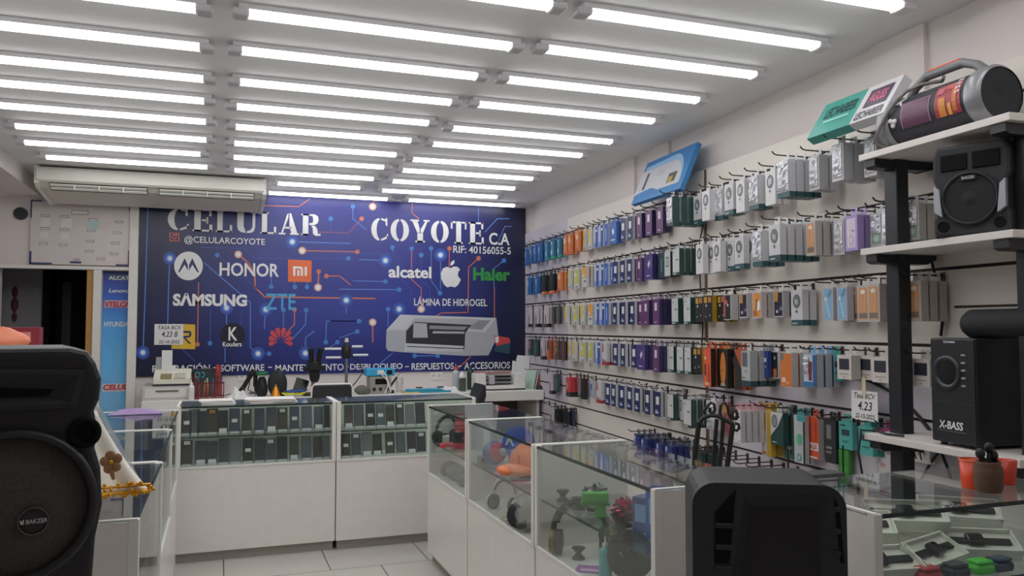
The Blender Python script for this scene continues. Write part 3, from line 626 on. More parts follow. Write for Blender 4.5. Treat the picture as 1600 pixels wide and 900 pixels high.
# stacks of paper on the case tops
def stack(label, loc, n, sx, sy, rz, seed):
    random.seed(seed); t = thing('paper_stack', label, 'papers', loc, rz)
    for i in range(n):
        mb = MB(); a = random.uniform(-.12, .12); d = random.uniform(-.012, .012)
        mb.X = Matrix.Rotation(a, 4, 'Z'); mb.box(-sx+d, sx+d, -sy, sy, .006*i, .006*i+.005, M(random.choice(('bcb8b2', 'c4c2bd', 'a99c98', 'b5aca9')), .8)); mb.build('booklet', t)
stack('stack of white and cream booklets at the left end of the phone case', (-.0, 5.58, ZT+.001), 4, .10, .09, .1, 1)
stack('loose stack of pale booklets on the phone case beside the blue strip', (.33, 5.6, ZT+.001), 4, .15, .10, -.05, 2)
cloth('tissue', 'crumpled white paper behind the pale booklets', 'paper', (dx(372, 7.52), 7.55, zd), .09, .05, .1, PAPER, 7)
# wall sockets
def socket(label, u, v, n=2, plugs=True):
    p = at(u, v, 1, YB-.012); t = thing('wall_socket', label, 'power outlet', (p.x, YB-.0, p.z))
    mb = MB(); mb.box(-.062, .062, -.012, 0, -.042, .042, M('c2bdb6', .4), .004); mb.build('plate', t)
    for s in (-1, 1):
        mb = MB(); mb.box(s*.03-.018, s*.03+.018, -.015, -.011, -.018, .018, M('aaa59f', .4), .003); o = mb.build('outlet', t)
        mb = MB()
        for k in (-1, 1): mb.box(s*.03+k*.006-.0015, s*.03+k*.006+.0015, -.0158, -.0148, -.008, .008, DARK)
        mb.build('slot', o)
    return p
p1 = socket('white wall socket with black plugs below the word SOFTWARE on the banner', 383, 588); socket('white wall socket under the banner, left of the spray bottle', 682, 587)
socket('white wall socket partly hidden above the cutting plotter', 768, 580)
mb = MB(); mb.box(-.014, .014, -.05, -.016, -.02, .02, BLK, .005); dz = p1.z-zd-.008; mb.tube([(0, -.045, -.01), (.01, -.07, -.4*dz), (-.005, -.09, -.8*dz), (.03, -.15, -.93*dz), (.09, -.16, -dz), (.05, -.2, -dz), (.0, -.2, -.95*dz), (.02, -.24, -dz)], .005, BLK)
mono(mb, 'power_cable', 'black cable dropping from the wall socket in a loose coil', 'cable', (p1.x+.03, YB, p1.z), 0)
t = thing('telephone_handset', 'slim black handset leaning below the wall socket on the desk', 'phone handset', desk(372, 7.72))
mb = MB(); mb.X = Matrix.Rotation(math.radians(30), 4, 'Y'); mb.box(-.02, .02, -.015, .015, .05, .27, BLK, .012); mb.build('grip', t)
mb = MB(); mb.X = Matrix.Rotation(math.radians(30), 4, 'Y'); mb.box(-.024, .024, -.03, .018, .22, .275, BLK, .01); mb.box(-.024, .024, -.03, .018, .045, .09, BLK, .01); mb.build('earpiece', t)
mb = MB(); mb.tube([(.02, 0, .05), (-.05, -.02, .03), (-.12, -.02, .012), (-.2, 0, .006)], .004, BLK); mb.build('cord', t)
# black bags / tools heap
def lump(nm, label, cat, loc, r, m, sx=1, sy=1, sz=1, seed=0, amp=.15, seg=20):
    random.seed(seed); mb = MB(); ph = [random.uniform(0, 6) for _ in range(8)]; V, F = [], []; rings = 14
    for i in range(rings+1):
        a = -PI/2+PI*i/rings
        for k in range(seg):
            b = 2*PI*k/seg; q = 1+amp*(math.sin(3*b+ph[0]+2*a)+.7*math.sin(5*b+ph[1]-3*a)+.6*math.sin(4*a+ph[2]))
            V.append((r*q*math.cos(a)*math.cos(b)*sx, r*q*math.cos(a)*math.sin(b)*sy, max(-r*sz*.86, r*q*math.sin(a)*sz)+r*sz*.86))
    for i in range(rings):
        for k in range(seg): F.append((i*seg+k, i*seg+(k+1) % seg, (i+1)*seg+(k+1) % seg, (i+1)*seg+k))
    mb.mesh(V, F, m, True); return mono(mb, nm, label, cat, loc)
lump('tool_pouch', 'bulging black tool pouch with green tape on the desk, larger of two', 'bag', desk(434, 7.6), .10, BLK2, .85, .7, 1.25, 5, .07)
lump('tool_pouch', 'black tool pouch left of the larger pouch on the desk', 'bag', desk(409, 7.62), .075, BLK, .75, .7, 1.2, 6, .08)
t = thing('tape_roll', 'green and black tape roll on top of the black pouches', 'tape roll', (dx(409, 7.62), 7.62, zd+.157+.05)); mb = MB(); mb.lathe([(.03, -.015), (.05, -.015), (.05, .015), (.03, .015), (.03, -.015)], M('1f5a34', .5), caps=False); mb.build('tape', t)
mb = MB(); mb.lathe([(.026, -.016), (.03, -.016), (.03, .016), (.026, .016), (.026, -.016)], BLK, caps=False); mb.build('core', t)
t = thing('screwdriver', 'black screwdriver standing upright left of the tool pouches', 'screwdriver', desk(399, 7.72)); mb = MB(); mb.lathe([(.012, .08), (.02, .09), (.018, .15), (.021, .2), (.012, .22)], BLK); mb.build('handle', t); mb = MB(); mb.cyl((0, 0, 0), (0, 0, .08), .006, STEEL); mb.build('shaft', t)
t = thing('brass_lamp', 'small glowing gold cone standing before the black pouch', 'ornament', desk(431, 7.48)); mb = MB(); mb.lathe([(.045, 0), (.045, .01), (.036, .03), (.02, .08), (.008, .10)], M('b0701c', .3, .4)); mb.build('cone', t); mb = MB(); mb.lathe([(.004, .1), (.009, .106), (.004, .115)], M('c99a3a', .3, .5)); mb.build('tip', t)
mb = MB(); mb.X = Matrix.Rotation(math.radians(18), 4, 'Y') @ Matrix.Rotation(-.2, 4, 'X'); mb.box(-.06, .06, -.005, .005, .02, .15, BLKG, .004); mono(mb, 'tablet', 'small black tablet leaning upright on the desk beside coloured cables', 'tablet', desk(466, 7.75))
for i, (c, lb) in enumerate((('b5b028', 'yellow-green'), ('28427f', 'blue'))):
    mb = MB(); random.seed(i); mb.tube([(.12*math.cos(a*1.9+i)*(.6+.4*math.sin(a)), .06*math.sin(a*2.3+i), .015+.02*i+.02*abs(math.sin(a*3))) for a in [k*.28 for k in range(30)]], .006, M(c, .5), 6); mono(mb, 'cable_coil', f'{lb} cable coiled on the desk by the small tablet', 'cable', desk(462+3*i, 7.55))
# binocular microscope
t = thing('microscope', 'black binocular microscope on the desk in front of the banner', 'microscope', desk(491, 7.62))
mb = MB(); mb.box(-.10, .10, -.10, .12, 0, .02, BLK, .006); mb.build('base', t)
mb = MB(); mb.cyl((0, .08, .02), (0, .08, .34), .018, STEEL); mb.build('column', t)
mb = MB(); mb.box(-.06, .06, -.07, .07, .22, .32, BLK, .02); mb.box(-.10, .10, -.03, .03, .22, .27, BLK, .012); mb.build('head', t)
for s in (-1, 1):
    mb = MB(); mb.cyl((s*.03, -.05, .30), (s*.045, -.09, .43), .022, BLK, .026); mb.build('eyepiece', t)
mb = MB(); mb.lathe([(.03, .12), (.045, .15), (.05, .22)], BLK, (0, -.02, 0)); mb.build('objective', t)
# ring of lamp arms with white tubes
t = thing('work_lamp', 'black desk lamp on a steel post with white arms in front of the banner', 'lamp', desk(541, 7.66))
mb = MB(); mb.lathe([(.07, 0), (.07, .012), (.02, .02)], BLK); mb.build('base', t)
mb = MB(); mb.cyl((0, 0, .02), (0, 0, .40), .014, STEEL); mb.build('post', t)
mb = MB(); mb.lathe([(.03, .33), (.045, .36), (.045, .42), (.03, .45), (.014, .48)], BLK); mb.build('head', t)
for x0, x1, z in ((-.2, -.05, .42), (-.19, -.05, .34), (.05, .15, .44), (.06, .2, .36)):
    mb = MB(); mb.cyl((x0, 0, z), (x1, 0, z), .011, M('c4c6c8', .4)); mb.build('arm', t)
mb = MB(); mb.lathe([(.016, .48), (.02, .49), (.012, .52)], M('b8a898', .5)); mb.build('knob', t)
mb = MB(); mb.tube([(.03, 0, .36), (.12, .02, .30), (.16, .02, .2), (.09, .03, .1), (.03, .03, .03)], .005, BLK); mb.build('cable', t)
# office chair seen over the case
t = thing('office_chair', 'black office chair with a pale rim behind the phone case', 'chair', (dx(519, 6.5), 6.5, 0))
zt_ = at(519, 601, 1, 6.5).z
out = [(-.165, -.34), (-.15, -.02), (-.135, 0), (.135, 0), (.15, -.02), (.165, -.34)]
mb = MB(); mb.prism([(x, z+zt_) for x, z in out], -.02, .03, M('1e1f21', .7), .012); mb.build('backrest', t)
mb = MB(); mb.tube([(x*1.03, -.005, z+zt_+.003) for x, z in out], .008, M('b0aca8', .4)); mb.build('back_rim', t)
mb = MB(); mb.box(-.22, .22, .0, .46, .44, .51, BLK2, .03, 3); mb.build('seat', t)
mb = MB(); mb.cyl((0, .23, .08), (0, .23, .44), .025, BLK); mb.build('gas_lift', t)
mb = MB(); mb.tube([(0, .05, .47), (0, -.01, .52), (0, .0, zt_-.3)], .014, BLK); mb.build('back_support', t)
for k in range(5):
    a = k*2*PI/5; mb = MB(); mb.tube([(0, .23, .09), (.26*math.cos(a), .23+.26*math.sin(a), .06)], [.02, .014], BLK); o = mb.build('foot', t)
    mb = MB(); mb.lathe([(.026, -.01), (.026, .01)], BLKG, (.26*math.cos(a), .23+.26*math.sin(a), .027), 'x'); mb.build('castor', o)
# soldering station with blue top
t = thing('soldering_station', 'grey soldering station with a bright blue meter on top', 'soldering station', desk(592, 7.64))
hw = .10
mb = MB(); mb.box(-hw, hw, -.09, .10, 0, .16, M('77736e', .5), .006); o = mb.build('body', t)
mb = MB(); mb.box(-.05, .06, -.093, -.089, .09, .14, DARK); mb.build('display', o)
for x in (-.06, -.0, .06):
    mb = MB(); mb.lathe([(.016, 0), (.014, -.012)], BLK, (x, -.09, .045), 'y'); mb.build('knob', o)
BLU = M('2b7fa4', .4)
mb = MB(); mb.box(-.135, .135, -.08, .08, .165, .235, BLU, .008); o = mb.build('blue_meter', t)
mb = MB(); mb.box(-.03, .03, -.083, -.079, .18, .22, M('a9b5ba', .4)); mb.box(.06, .11, -.083, -.079, .18, .22, BLKG); mb.build('meter_face', o)
mb = MB(); mb.tube([(.02, -.09, .21), (.04, -.15, .17), (.06, -.15, .08), (.03, -.14, .01)], .006, M('c2c0bc', .5)); mb.tube([(-.01, -.09, .2), (.06, -.13, .12), (.09, -.13, .02)], .006, M('c2c0bc', .5)); mb.build('lead', t)
t = thing('soldering_iron', 'black soldering iron in a holder right of the blue-topped station', 'soldering iron', desk(612, 7.6))
mb = MB(); mb.cyl((-.04, 0, .03), (.05, 0, .15), .013, BLK, .009); mb.build('handle', t); mb = MB(); mb.cyl((.05, 0, .15), (.08, 0, .19), .004, STEEL); mb.build('tip', t); mb = MB(); mb.box(-.06, .02, -.03, .03, 0, .03, BLK, .006); mb.build('holder', t)
lump('tool_pouch', 'olive grey cloth bundle between lamp and soldering station', 'bag', desk(566, 7.55), .055, M('4b4d44', .8), 1.3, .7, .8, 9, .08)
mb = MB(); mb.lathe([(.035, 0), (.035, .14), (.032, .14), (.032, .004)], CLEAR, caps=False); mono(mb, 'plastic_cup', 'clear plastic tumbler right of the soldering iron', 'cup', desk(624, 7.7))
for i, (u0, u1, h, c, lb) in enumerate(((632, 652, .012, 'a08a5c', 'cardboard sheet'), (636, 702, .018, '1f6f82', 'teal repair mat'), (640, 690, .03, '2b7f96', 'blue repair mat'))):
    x0, x1 = dx(u0, 7.6), dx(u1, 7.6); mb = MB(); mb.box(x0-.02, x1, 7.5+.03*i, 7.68, zd+[0, .001, .019][i], zd+h, M(c, .6), .003)
    mono(mb, 'work_mat', f'flat {lb} lying on the work desk under the banner', 'mat')
cloth('tissue', 'crumpled white tissue on the desk beside the blue mats', 'paper', desk(706, 7.6), .10, .06, .06, PAPER, 11)
for i, u in enumerate((655, 672, 688)):
    mb = MB(); mb.box(-.03, .03, -.02, .02, 0, .012, M(('2a2b2f', 'b9b6b2', '2a2b2f')[i], .5), .003); mono(mb, 'small_phone_part', ('black phone board left on the blue mats', 'white phone part in the middle of the blue mats', 'black phone board on the right of the blue mats')[i], 'phone part', (dx(u, 7.72), 7.72, zd+.031-.03*(i == 5)))
bottle('clear spray bottle with red top behind the desk edge', desk(712, 7.75), .035, .26, M('8f9294', .3), M('9c4034', .4), nm='spray_bottle')
bottle('dark green bottle right of the solvent dispenser', desk(735, 7.75), .035, .27, M('1c3026', .3), M('15201a', .4), nm='bottle', spout=False)
t = thing('solvent_dispenser', 'clear solvent dispenser with a white pump top on the desk', 'dispenser', desk(722, 7.58)); mb = MB(); mb.box(-.035, .035, -.03, .03, 0, .13, M('3d423f', .2), .01); mb.build('bottle', t); mb = MB(); mb.lathe([(.03, .13), (.034, .15), (.02, .165), (.01, .19)], M('c0bfba', .4)); mb.build('pump', t)
t = thing('desk_chair', 'second black chair whose curved back shows before the desk end', 'chair', (dx(741, 7.15), 7.15, 0))
zt_ = at(741, 599, 1, 7.15).z
mb = MB(); mb.prism([(-.05, zt_-.24), (.0, zt_-.08), (.035, zt_), (.055, zt_-.01), (.06, zt_-.1), (.02, zt_-.24)], -.18, .12, M('17181a', .5), .01); mb.build('backrest', t)
mb = MB(); mb.box(-.38, .0, -.22, .2, .44, .50, BLK2, .03); mb.build('seat', t)
for sx, sy in ((-.36, -.2), (-.36, .18), (-.02, -.2), (-.02, .18)):
    mb = MB(); mb.cyl((sx, sy, 0), (sx, sy, .45), .013, BLK); mb.build('leg', t)
mb = MB(); mb.tube([(-.01, 0, .46), (.0, 0, zt_-.2)], .012, BLK); mb.build('back_support', t)
# cutting plotter
t = thing('cutting_plotter', 'white film cutting plotter with red strip on the desk', 'plotter', ((dx(742, 7.6)+dx(820, 7.6))/2, 7.66, zd))
hw = (dx(820, 7.6)-dx(742, 7.6))/2; zh = at(780, 583, 1, 7.6).z-zd
for s in (-1, 1):
    mb = MB(); mb.box(s*hw, s*hw*.58, -.09, .10, .012, zh, M('b5b1ae', .4), .012); mb.build('end_housing', t)
mb = MB(); mb.box(-hw*.58, hw*.58, -.09, .10, .012, zh*.28, M('b0acaa', .4), .005); mb.build('bed', t)
mb = MB(); mb.box(-hw*.58, hw*.58, .02, .10, zh*.82, zh*.97, M('9c9896', .4), .005); mb.build('top_bar', t)
mb = MB(); mb.box(-hw*.58, hw*.58, .05, .09, zh*.28, zh*.82, M('2a2a2c', .5)); mb.cyl((-hw*.58, -.02, zh*.45), (hw*.58, -.02, zh*.45), .012, STEEL); mb.cyl((-hw*.58, -.0, zh*.66), (hw*.58, 0, zh*.66), .009, STEEL); mb.build('roller_bar', t)
mb = MB(); mb.box(-hw*.42, -hw*.2, -.06, .02, zh*.35, zh*.85, M('8f8f92', .4), .008); mb.build('carriage', t)
mb = MB(); mb.box(-hw*.95, hw*.5, .0, .03, zh, zh+.008, M('93403e', .5)); mb.build('red_strip', t)
mb = MB(); mb.box(-hw*.98, hw*.98, -.085, .095, 0, .012, BLK); mb.build('base', t)
mb = MB()
for i, (x, z, a) in enumerate(((0, .33, .1), (.03, .30, .05), (-.02, .27, .16))):
    mb.X = Matrix.Translation((x, .05*i, 0)) @ Matrix.Rotation(-.15-.05*i, 4, 'X') @ Matrix.Rotation(a, 4, 'Y'); mb.box(-.07, .07, 0, .004, 0, z, PAPER)
mono(mb, 'paper_sheaf', 'white paper sheets standing upright between plotter and slat wall', 'papers', desk(816, 7.86))
for i, (u, c, lb) in enumerate(((829, '8fa59a', 'pale green'), (833, '8f8d8b', 'grey'), (837, '84423c', 'red'))):
    mb = MB(); mb.X = Matrix.Rotation(.22, 4, 'Y'); mb.box(-.007, .007, -.11, .11, 0, .2-.005*i+.01*(i == 2), M(c, .6)); mono(mb, 'notebook', f'{lb} notebook leaning at the right end of the desk', 'notebook', desk(u-3, 7.7))
t = thing('computer_mouse', 'black computer mouse at the far right end of the desk', 'computer mouse', desk(843, 7.56)); mb = MB(); mb.ball((0, 0, .0), .05, BLK, (.75, 1.1, .8), z0=0); mb.build('shell', t); mb = MB(); mb.cyl((0, -.03, .034), (0, -.015, .042), .005, BLK2); mb.build('wheel', t)
# ------------------------------------------------------------------ goods inside the aisle cases
def put(u, v, z, r=.06):
    p = at(u, v, 2, z)
    if p.x < RX+.03+r: q = at(u, v, 0, RX+.03+r); p = Vector((q.x, q.y, z))
    p.x = min(p.x, RX+.40-r)
    lo, hi = (yD, yC) if u < 736 else (yE, yD) if u < 846 else (yN, yE)
    p.y = min(max(p.y, lo+.03+r), hi-.03-r); return p
def headphones(label, loc, rz, r, band, cup, pad, lean=0, group=None):
    t = thing('headphones', label, 'headphones', loc, rz, group); T = Matrix.Rotation(lean, 4, 'X')
    arc = lambda rr: [(rr*math.cos(a), 0, r*.9+rr*math.sin(a)) for a in [-.35+(PI+.7)*k/20 for k in range(21)]]
    mb = MB(); mb.X = T; mb.tube(arc(r), r*.10, band, 8); mb.build('headband', t)
    mb = MB(); mb.X = T; mb.tube(arc(r*.86)[3:18], r*.05, pad, 6); mb.build('inner_band', t)
    for s in (-1, 1):
        mb = MB(); mb.X = T; mb.lathe([(r*.15, s*r*1.16), (r*.40, s*r*1.12), (r*.42, s*r*.98), (r*.3, s*r*.92)], cup, (0, 0, r*.45), 'x'); mb.build('ear_cup', t)
        mb = MB(); mb.X = T; mb.lathe([(r*.3, s*r*.94), (r*.43, s*r*.90), (r*.43, s*r*.70), (r*.25, s*r*.66)], pad, (0, 0, r*.45), 'x'); mb.build('ear_cushion', t)
    return t
def mini_speaker(label, loc, r, h, m):
    t = thing('mini_speaker', label, 'speaker', loc, 0, 'spool-shaped mini speakers in the nearest aisle case')
    mb = MB(); mb.lathe([(r, 0), (r, h*.12), (r*.45, h*.4), (r*.45, h*.55), (r*.9, h*.85)], m); mb.build('body', t)
    mb = MB(); mb.lathe([(r*.9, h*.85), (r*1.02, h*.9), (r*1.02, h), (r*.5, h)], BLKG); mb.build('top_ring', t)
zf = ZG+.001; zs = ZSH+.001
G1, GOLD = M('6d6e70', .6), M('8a7334', .4, .3)
headphones('black headphones hung upright in the farthest aisle case', put(690, 705, zs), .5, .085, BLK, BLK2, BLK2)
t = thing('gaming_mouse_box', 'bright red spiked toy stand in the farthest aisle case', 'toy', put(716, 712, zs), -.6)
RDT = M('a0303a', .4); mb = MB(); mb.box(-.10, .10, -.05, .05, .0, .03, RDT, .008); mb.build('base', t); mb = MB(); mb.lathe([(.045, .03), (.03, .08), (.034, .1), (.026, .18), (.03, .2)], RDT, (.01, 0, 0)); mb.build('tower', t); mb = MB(); mb.box(-.04, .05, -.052, -.045, .04, .1, BLK, .006); mb.build('front_plate', t)
t.name = 'toy_stand'
t = thing('controller', 'red game controller at the near end of the farthest aisle case', 'game controller', put(733, 712, zs), -1.2); mb = MB(); mb.ball((0, 0, .06), .05, RDT, (1.3, .5, .8)); mb.build('shell', t); mb = MB(); mb.ball((-.03, -.03, .07), .012, BLK); mb.ball((.03, -.03, .07), .012, BLK); mb.build('thumb_stick', t)
for i, (u, v) in enumerate(((680, 716), (692, 722), (703, 728))):
    mb = MB(); mb.box(-.04, .04, -.03, .03, 0, .05, M(('9a9c98', '4d6a58', 'a5a7a3')[i], .4), .006); mono(mb, 'small_box', ('pale small box below the headphones in the farthest aisle case', 'dull green small box in the farthest aisle case', 'pale small box nearest the red toy in the farthest aisle case')[i], 'box', put(u, v, zs), -.8)
for i, (u, v, r) in enumerate(((684, 740, .05), (699, 756, .058), (714, 772, .06), (728, 789, .055))):
    lump('grey_pouch', f'soft grey pouch in the base of the farthest aisle case, {ORD[i+1]} from its far end', 'pouch', put(u, v-4, zf, r+.02), r, M(('5d5c5a', '4d4e50', '62625f', '55585c')[i], .6), 1, 1.2, .75, 20+i, .08)
# middle case
t = thing('helmet_speaker', 'bright orange cap-shaped speaker in the middle aisle case', 'speaker', put(826, 752, zs, .11), -.9)
ORG = M('f0663a', .4, k=.6)
mb = MB(); mb.ball((0, 0, .06), .095, ORG, (1, .95, 1.15), z0=-.3); mb.build('dome', t)
mb = MB(); mb.ball((-.02, -.10, .05), .075, ORG, (1.15, 1.0, .38)); mb.build('brim', t)
mb = MB(); mb.box(-.03, .03, -.05, .05, 0, .045, BLK, .01); mb.build('base', t)
mb = MB(); mb.box(-.003, .003, -.0945, -.086, .06, .12, M('a84022', .5)); mb.build('seam', t)
t = thing('helmet_speaker', 'royal blue round speaker marked with a white letter A', 'speaker', put(806, 712, zs+.07, .20), -.95)
BL2 = M('2c4aa0', .35)
mb = MB(); mb.ball((0, 0, .06), .085, BL2, (1, 1, 1), z0=-.7); mb.build('dome', t)
mb = MB(); mb.X = frame((0, -.083, .055)); mb.text('A', -.028, .028, .0, .05, M('c8ccd4', .5), bold=.03); mb.build('letter', t)
for s in (-1, 1):
    mb = MB(); mb.lathe([(.018, 0), (.022, -.012), (.012, -.016)], M('75797e', .4), (s*.034, -.08, .02), 'y'); mb.build('lens', t)
mb = MB(); mb.lathe([(.05, -.06), (.05, .004)], BLK); mb.build('stand', t)
t.location.z = zs+.062
t = thing('ball_speaker', 'dim red and blue ball speaker behind the orange one', 'speaker', put(772, 738, zs, .07), -.9)
mb = MB(); mb.ball((0, 0, .062), .062, M('3d4a78', .4)); mb.build('shell', t); mb = MB(); mb.ball((.03, -.015, .07), .05, M('8d3a48', .4)); mb.build('front_cap', t)
t = thing('camera_mount', 'small grey action camera beside the ball speaker', 'camera', put(748, 728, zs, .04), -.8); mb = MB(); mb.box(-.035, .035, -.02, .02, .0, .04, M('64686a', .4), .005); mb.build('body', t); mb = MB(); mb.lathe([(.013, 0), (.013, -.018)], BLKG, (.012, -.02, .022), 'y'); mb.build('lens', t)
FLY = [('8d3f70', 'magenta'), ('a8637f', 'pink'), ('7a9a72', 'green'), ('9c4a6a', 'dark pink')]
for i, (u, v, z) in enumerate(((795, 742, zs), (822, 772, zs), (805, 812, zf), (815, 822, zf))):
    mb = MB(); mb.box(-.07, .07, -.045, .045, 0, .002, M(FLY[i][0], .5)); mb.box(-.05, .03, -.03, .0, .002, .0025, M('b8a8b2', .5)); mono(mb, 'leaflet', f'{FLY[i][1]} leaflet lying flat in the middle aisle case', 'leaflet', put(u, v, z+.001*i), -.5)
headphones('white headphones with large black cushions in the middle aisle case', put(785, 800, zf), -1.1, .085, M('a5a5a2', .4), M('b5b3ae', .4), BLK2, -.2)
t = thing('ball_speaker', 'grey and black round speaker at the near end of the middle case', 'speaker', put(830, 838, zf), -.9)
mb = MB(); mb.ball((0, 0, .085), .085, M('7a7a78', .5)); mb.build('shell', t); mb = MB(); mb.lathe([(.06, 0), (.05, -.02), (.01, -.01)], BLK2, (-.03, -.06, .07), 'y'); mb.build('driver', t)
# nearest case
BIG = headphones('huge black headphones with gold cushions in the nearest aisle case', put(908, 868, zf), -.55, .112, BLK2, M('5f5430', .4, .3), BLK2, -.1)
for lab, u, v, z in (('dark spool-shaped mini speaker farthest left in the nearest aisle case', 876, 783, zs), ('dark spool-shaped mini speaker above the huge headphones', 904, 797, zs), ('dark spool-shaped mini speaker near the red crystal speaker', 967, 825, zs), ('dark spool-shaped mini speaker at the foot of the huge headphones', 904, 873, zf)):
    mini_speaker(lab, put(u, v, z), .026, .045, M('3a3b3c', .4))
def crystal(label, loc, r, c):
    random.seed(int(r*1000)); t = thing('crystal_speaker', label, 'speaker', loc)
    mb = MB(); m1, m2 = M(c, .15, .5), M('23262a', .2)
    for i in range(90):
        a, b = math.acos(2*random.random()-1), random.random()*2*PI
        d = Vector((math.sin(a)*math.cos(b), math.sin(a)*math.sin(b), math.cos(a))); q = d.cross(Vector((.3, .5, .8))).normalized(); w_ = d.cross(q)
        c0 = d*r*.72+Vector((0, 0, r)); s = r*.24
        mb.mesh([c0+q*s, c0+w_*s, c0-q*s, c0-w_*s, d*r*random.uniform(.95, 1.1)+Vector((0, 0, r))], [(0, 1, 4), (1, 2, 4), (2, 3, 4), (3, 0, 4)], m1 if i % 3 else m2)
    mb.ball((0, 0, r), r*.75, m2); mb.build('faceted_shell', t)
    mb = MB(); mb.lathe([(r*.6, 0), (r*.6, r*.2), (r*.3, r*.3)], BLK); mb.build('base', t)
crystal('silver faceted speaker on the shelf of the nearest aisle case', put(930, 797, zs), .055, '9aa4a6')
crystal('red faceted speaker on the shelf of the nearest aisle case', put(975, 822, zs), .052, '9a2a48')
t = thing('flashlight', 'green toy gun shape on the shelf before the silver faceted speaker', 'toy', put(930, 822, zs), -.4)
GR = M('2f7f24', .4); mb = MB(); mb.box(-.05, .05, -.018, .018, .055, .095, GR, .008); mb.build('body', t); mb = MB(); mb.box(.0, .04, -.014, .014, .0, .06, GR, .006); mb.build('grip', t); mb = MB(); mb.box(-.055, .055, -.02, .02, .048, .056, M('2c6a26', .4)); mb.build('rail', t)
t.name = 'toy_gun'
t = thing('small_speaker', 'small black wheel-shaped speaker with a gold face beside the huge headphones', 'speaker', put(957, 858, zf), -.7)
mb = MB(); mb.lathe([(.03, .03), (.055, .025), (.055, -.02), (.04, -.03)], BLK2, (0, 0, .06), 'y'); mb.build('housing', t); mb = MB(); mb.lathe([(.036, -.03), (.02, -.036), (.005, -.034)], GOLD, (0, 0, .06), 'y'); mb.build('driver', t)
t = thing('ball_speaker', 'large matt black ball with a pale scribble in the nearest case', 'speaker', put(985, 905, zf), -.5)
mb = MB(); mb.ball((0, 0, .088), .088, M('2d2d2d', .6)); mb.build('shell', t)
mb = MB(); mb.tube([(-.035, -.077, .115), (-.025, -.08, .10), (-.005, -.076, .125)], .003, M('9a9a98', .5), 5); mb.tube([(.0, -.082, .105), (.03, -.078, .112)], .002, M('9a9a98', .5), 5); mb.build('scribble', t)
bottle('clear bottle of teal liquid with a white cap at the near case', put(946, 905, zf), .024, .15, M('4a8f92', .2), M('aaaaaa', .4), nm='cleaner_bottle')
for i, (u, v, sx, h, c, lb) in enumerate(((1010, 850, .05, .17, '2c4f8c', 'tall blue carton'), (985, 842, .04, .12, '39426c', 'navy carton'), (1018, 868, .018, .10, '3a9a34', 'slim green carton'))):
    t = thing('carton', f'{lb} standing on the shelf of the nearest aisle case', 'box', put(u, v, zs)+Vector((.08, .03, 0)), -1.1)
    mb = MB(); mb.box(-sx, sx, -.03, .03, 0, h, M(c, .4), .003); mb.build('box', t); mb = MB(); mb.box(-sx*.7, sx*.7, -.0315, -.03, h*.3, h*.8, M('6a86ad' if i != 2 else '8cba7c', .5)); mb.build('front_print', t)
t = thing('patterned_vase', 'pale floral patterned can at the near end of the nearest case', 'can', put(1026, 890, zf)+Vector((.02, 0, 0)), 0)
mb = MB(); mb.lathe([(.036, 0), (.04, .01), (.04, .24), (.034, .26)], M('8f8174', .5, var=.6, scale=60)); mb.build('body', t); mb = MB(); mb.lathe([(.036, .26), (.036, .285), (.01, .29)], BLK2); mb.build('lid', t)
mb = MB(); mb.box(-.06, .06, -.045, .045, 0, .002, M('7f4a8a', .5)); mb.box(-.04, .03, -.03, .0, .002, .0025, M('b58fb8', .5)); mono(mb, 'leaflet', 'purple leaflet lying beside the teal bottle in the nearest case', 'leaflet', put(925, 893, zf), -.6)
# smart watches in the foreground case
def watch_box(label, loc, rz, tilt=0):
    t = thing('watch_box', label, 'watch box', loc, rz, 'open smart watch boxes in the foreground case')
    T = Matrix.Translation((0, 0, .05*math.sin(abs(tilt)))) @ Matrix.Rotation(tilt, 4, 'X'); WB = M('b5b0a8', .5)
    mb = MB(); mb.X = T; mb.box(-.12, .12, -.05, .05, 0, .028, WB, .003); mb.box(-.12, .12, -.05, -.045, .028, .042, WB); mb.box(-.12, .12, .045, .05, .028, .042, WB); mb.box(-.12, -.115, -.05, .05, .028, .042, WB); mb.box(.115, .12, -.05, .05, .028, .042, WB); mb.build('tray', t)
    mb = MB(); mb.X = T; mb.box(-.105, .105, -.013, .013, .029, .037, BLK, .004); o = mb.build('strap', t)
    mb = MB(); mb.X = T; mb.box(-.026, .026, -.023, .023, .03, .048, BLKG, .008); mb.build('watch', t)
    if tilt:
        mb = MB(); mb.prism([(-.05, 0), (.05, 0), (.05, .0+.1*math.sin(tilt))], -.10, .10, WB)
        for v in mb.bm.verts: v.co = Vector((v.co.y, v.co.x, v.co.z))
        mb.build('box_wedge', t)
ZW = .741
WT = [((1.80, 1.98, .81), -.5, .5, 'open white watch box lying high at the left of the foreground case'), ((1.76, 1.84, ZW), -.15, .45, 'open white watch box at the lower left of the foreground case'),
      ((1.98, 1.86, ZW), .3, .5, 'open white watch box low in the middle of the foreground case'), ((2.06, 2.03, .81), -.5, .5, 'open white watch box high in the middle of the foreground case'),
      ((2.20, 1.90, ZW), -.5, .45, 'open white watch box low at the right of the foreground case'), ((2.30, 2.04, .80), -.7, .5, 'white watch box cut by the right picture edge')]
for i, (p, rz, tl, lab) in enumerate(WT):
    watch_box(lab, p, rz, tl)
    if p[2] > ZW+.01:
        mb = MB(); mb.box(-.10, .10, -.04, .04, 0, p[2]-ZW-.001, M('a9a49c', .5), .003); mono(mb, 'carton', 'closed white carton under the '+('left high watch box' if i == 0 else 'middle high watch box' if i == 3 else 'watch box at the right edge'), 'box', (p[0], p[1], ZW), rz)
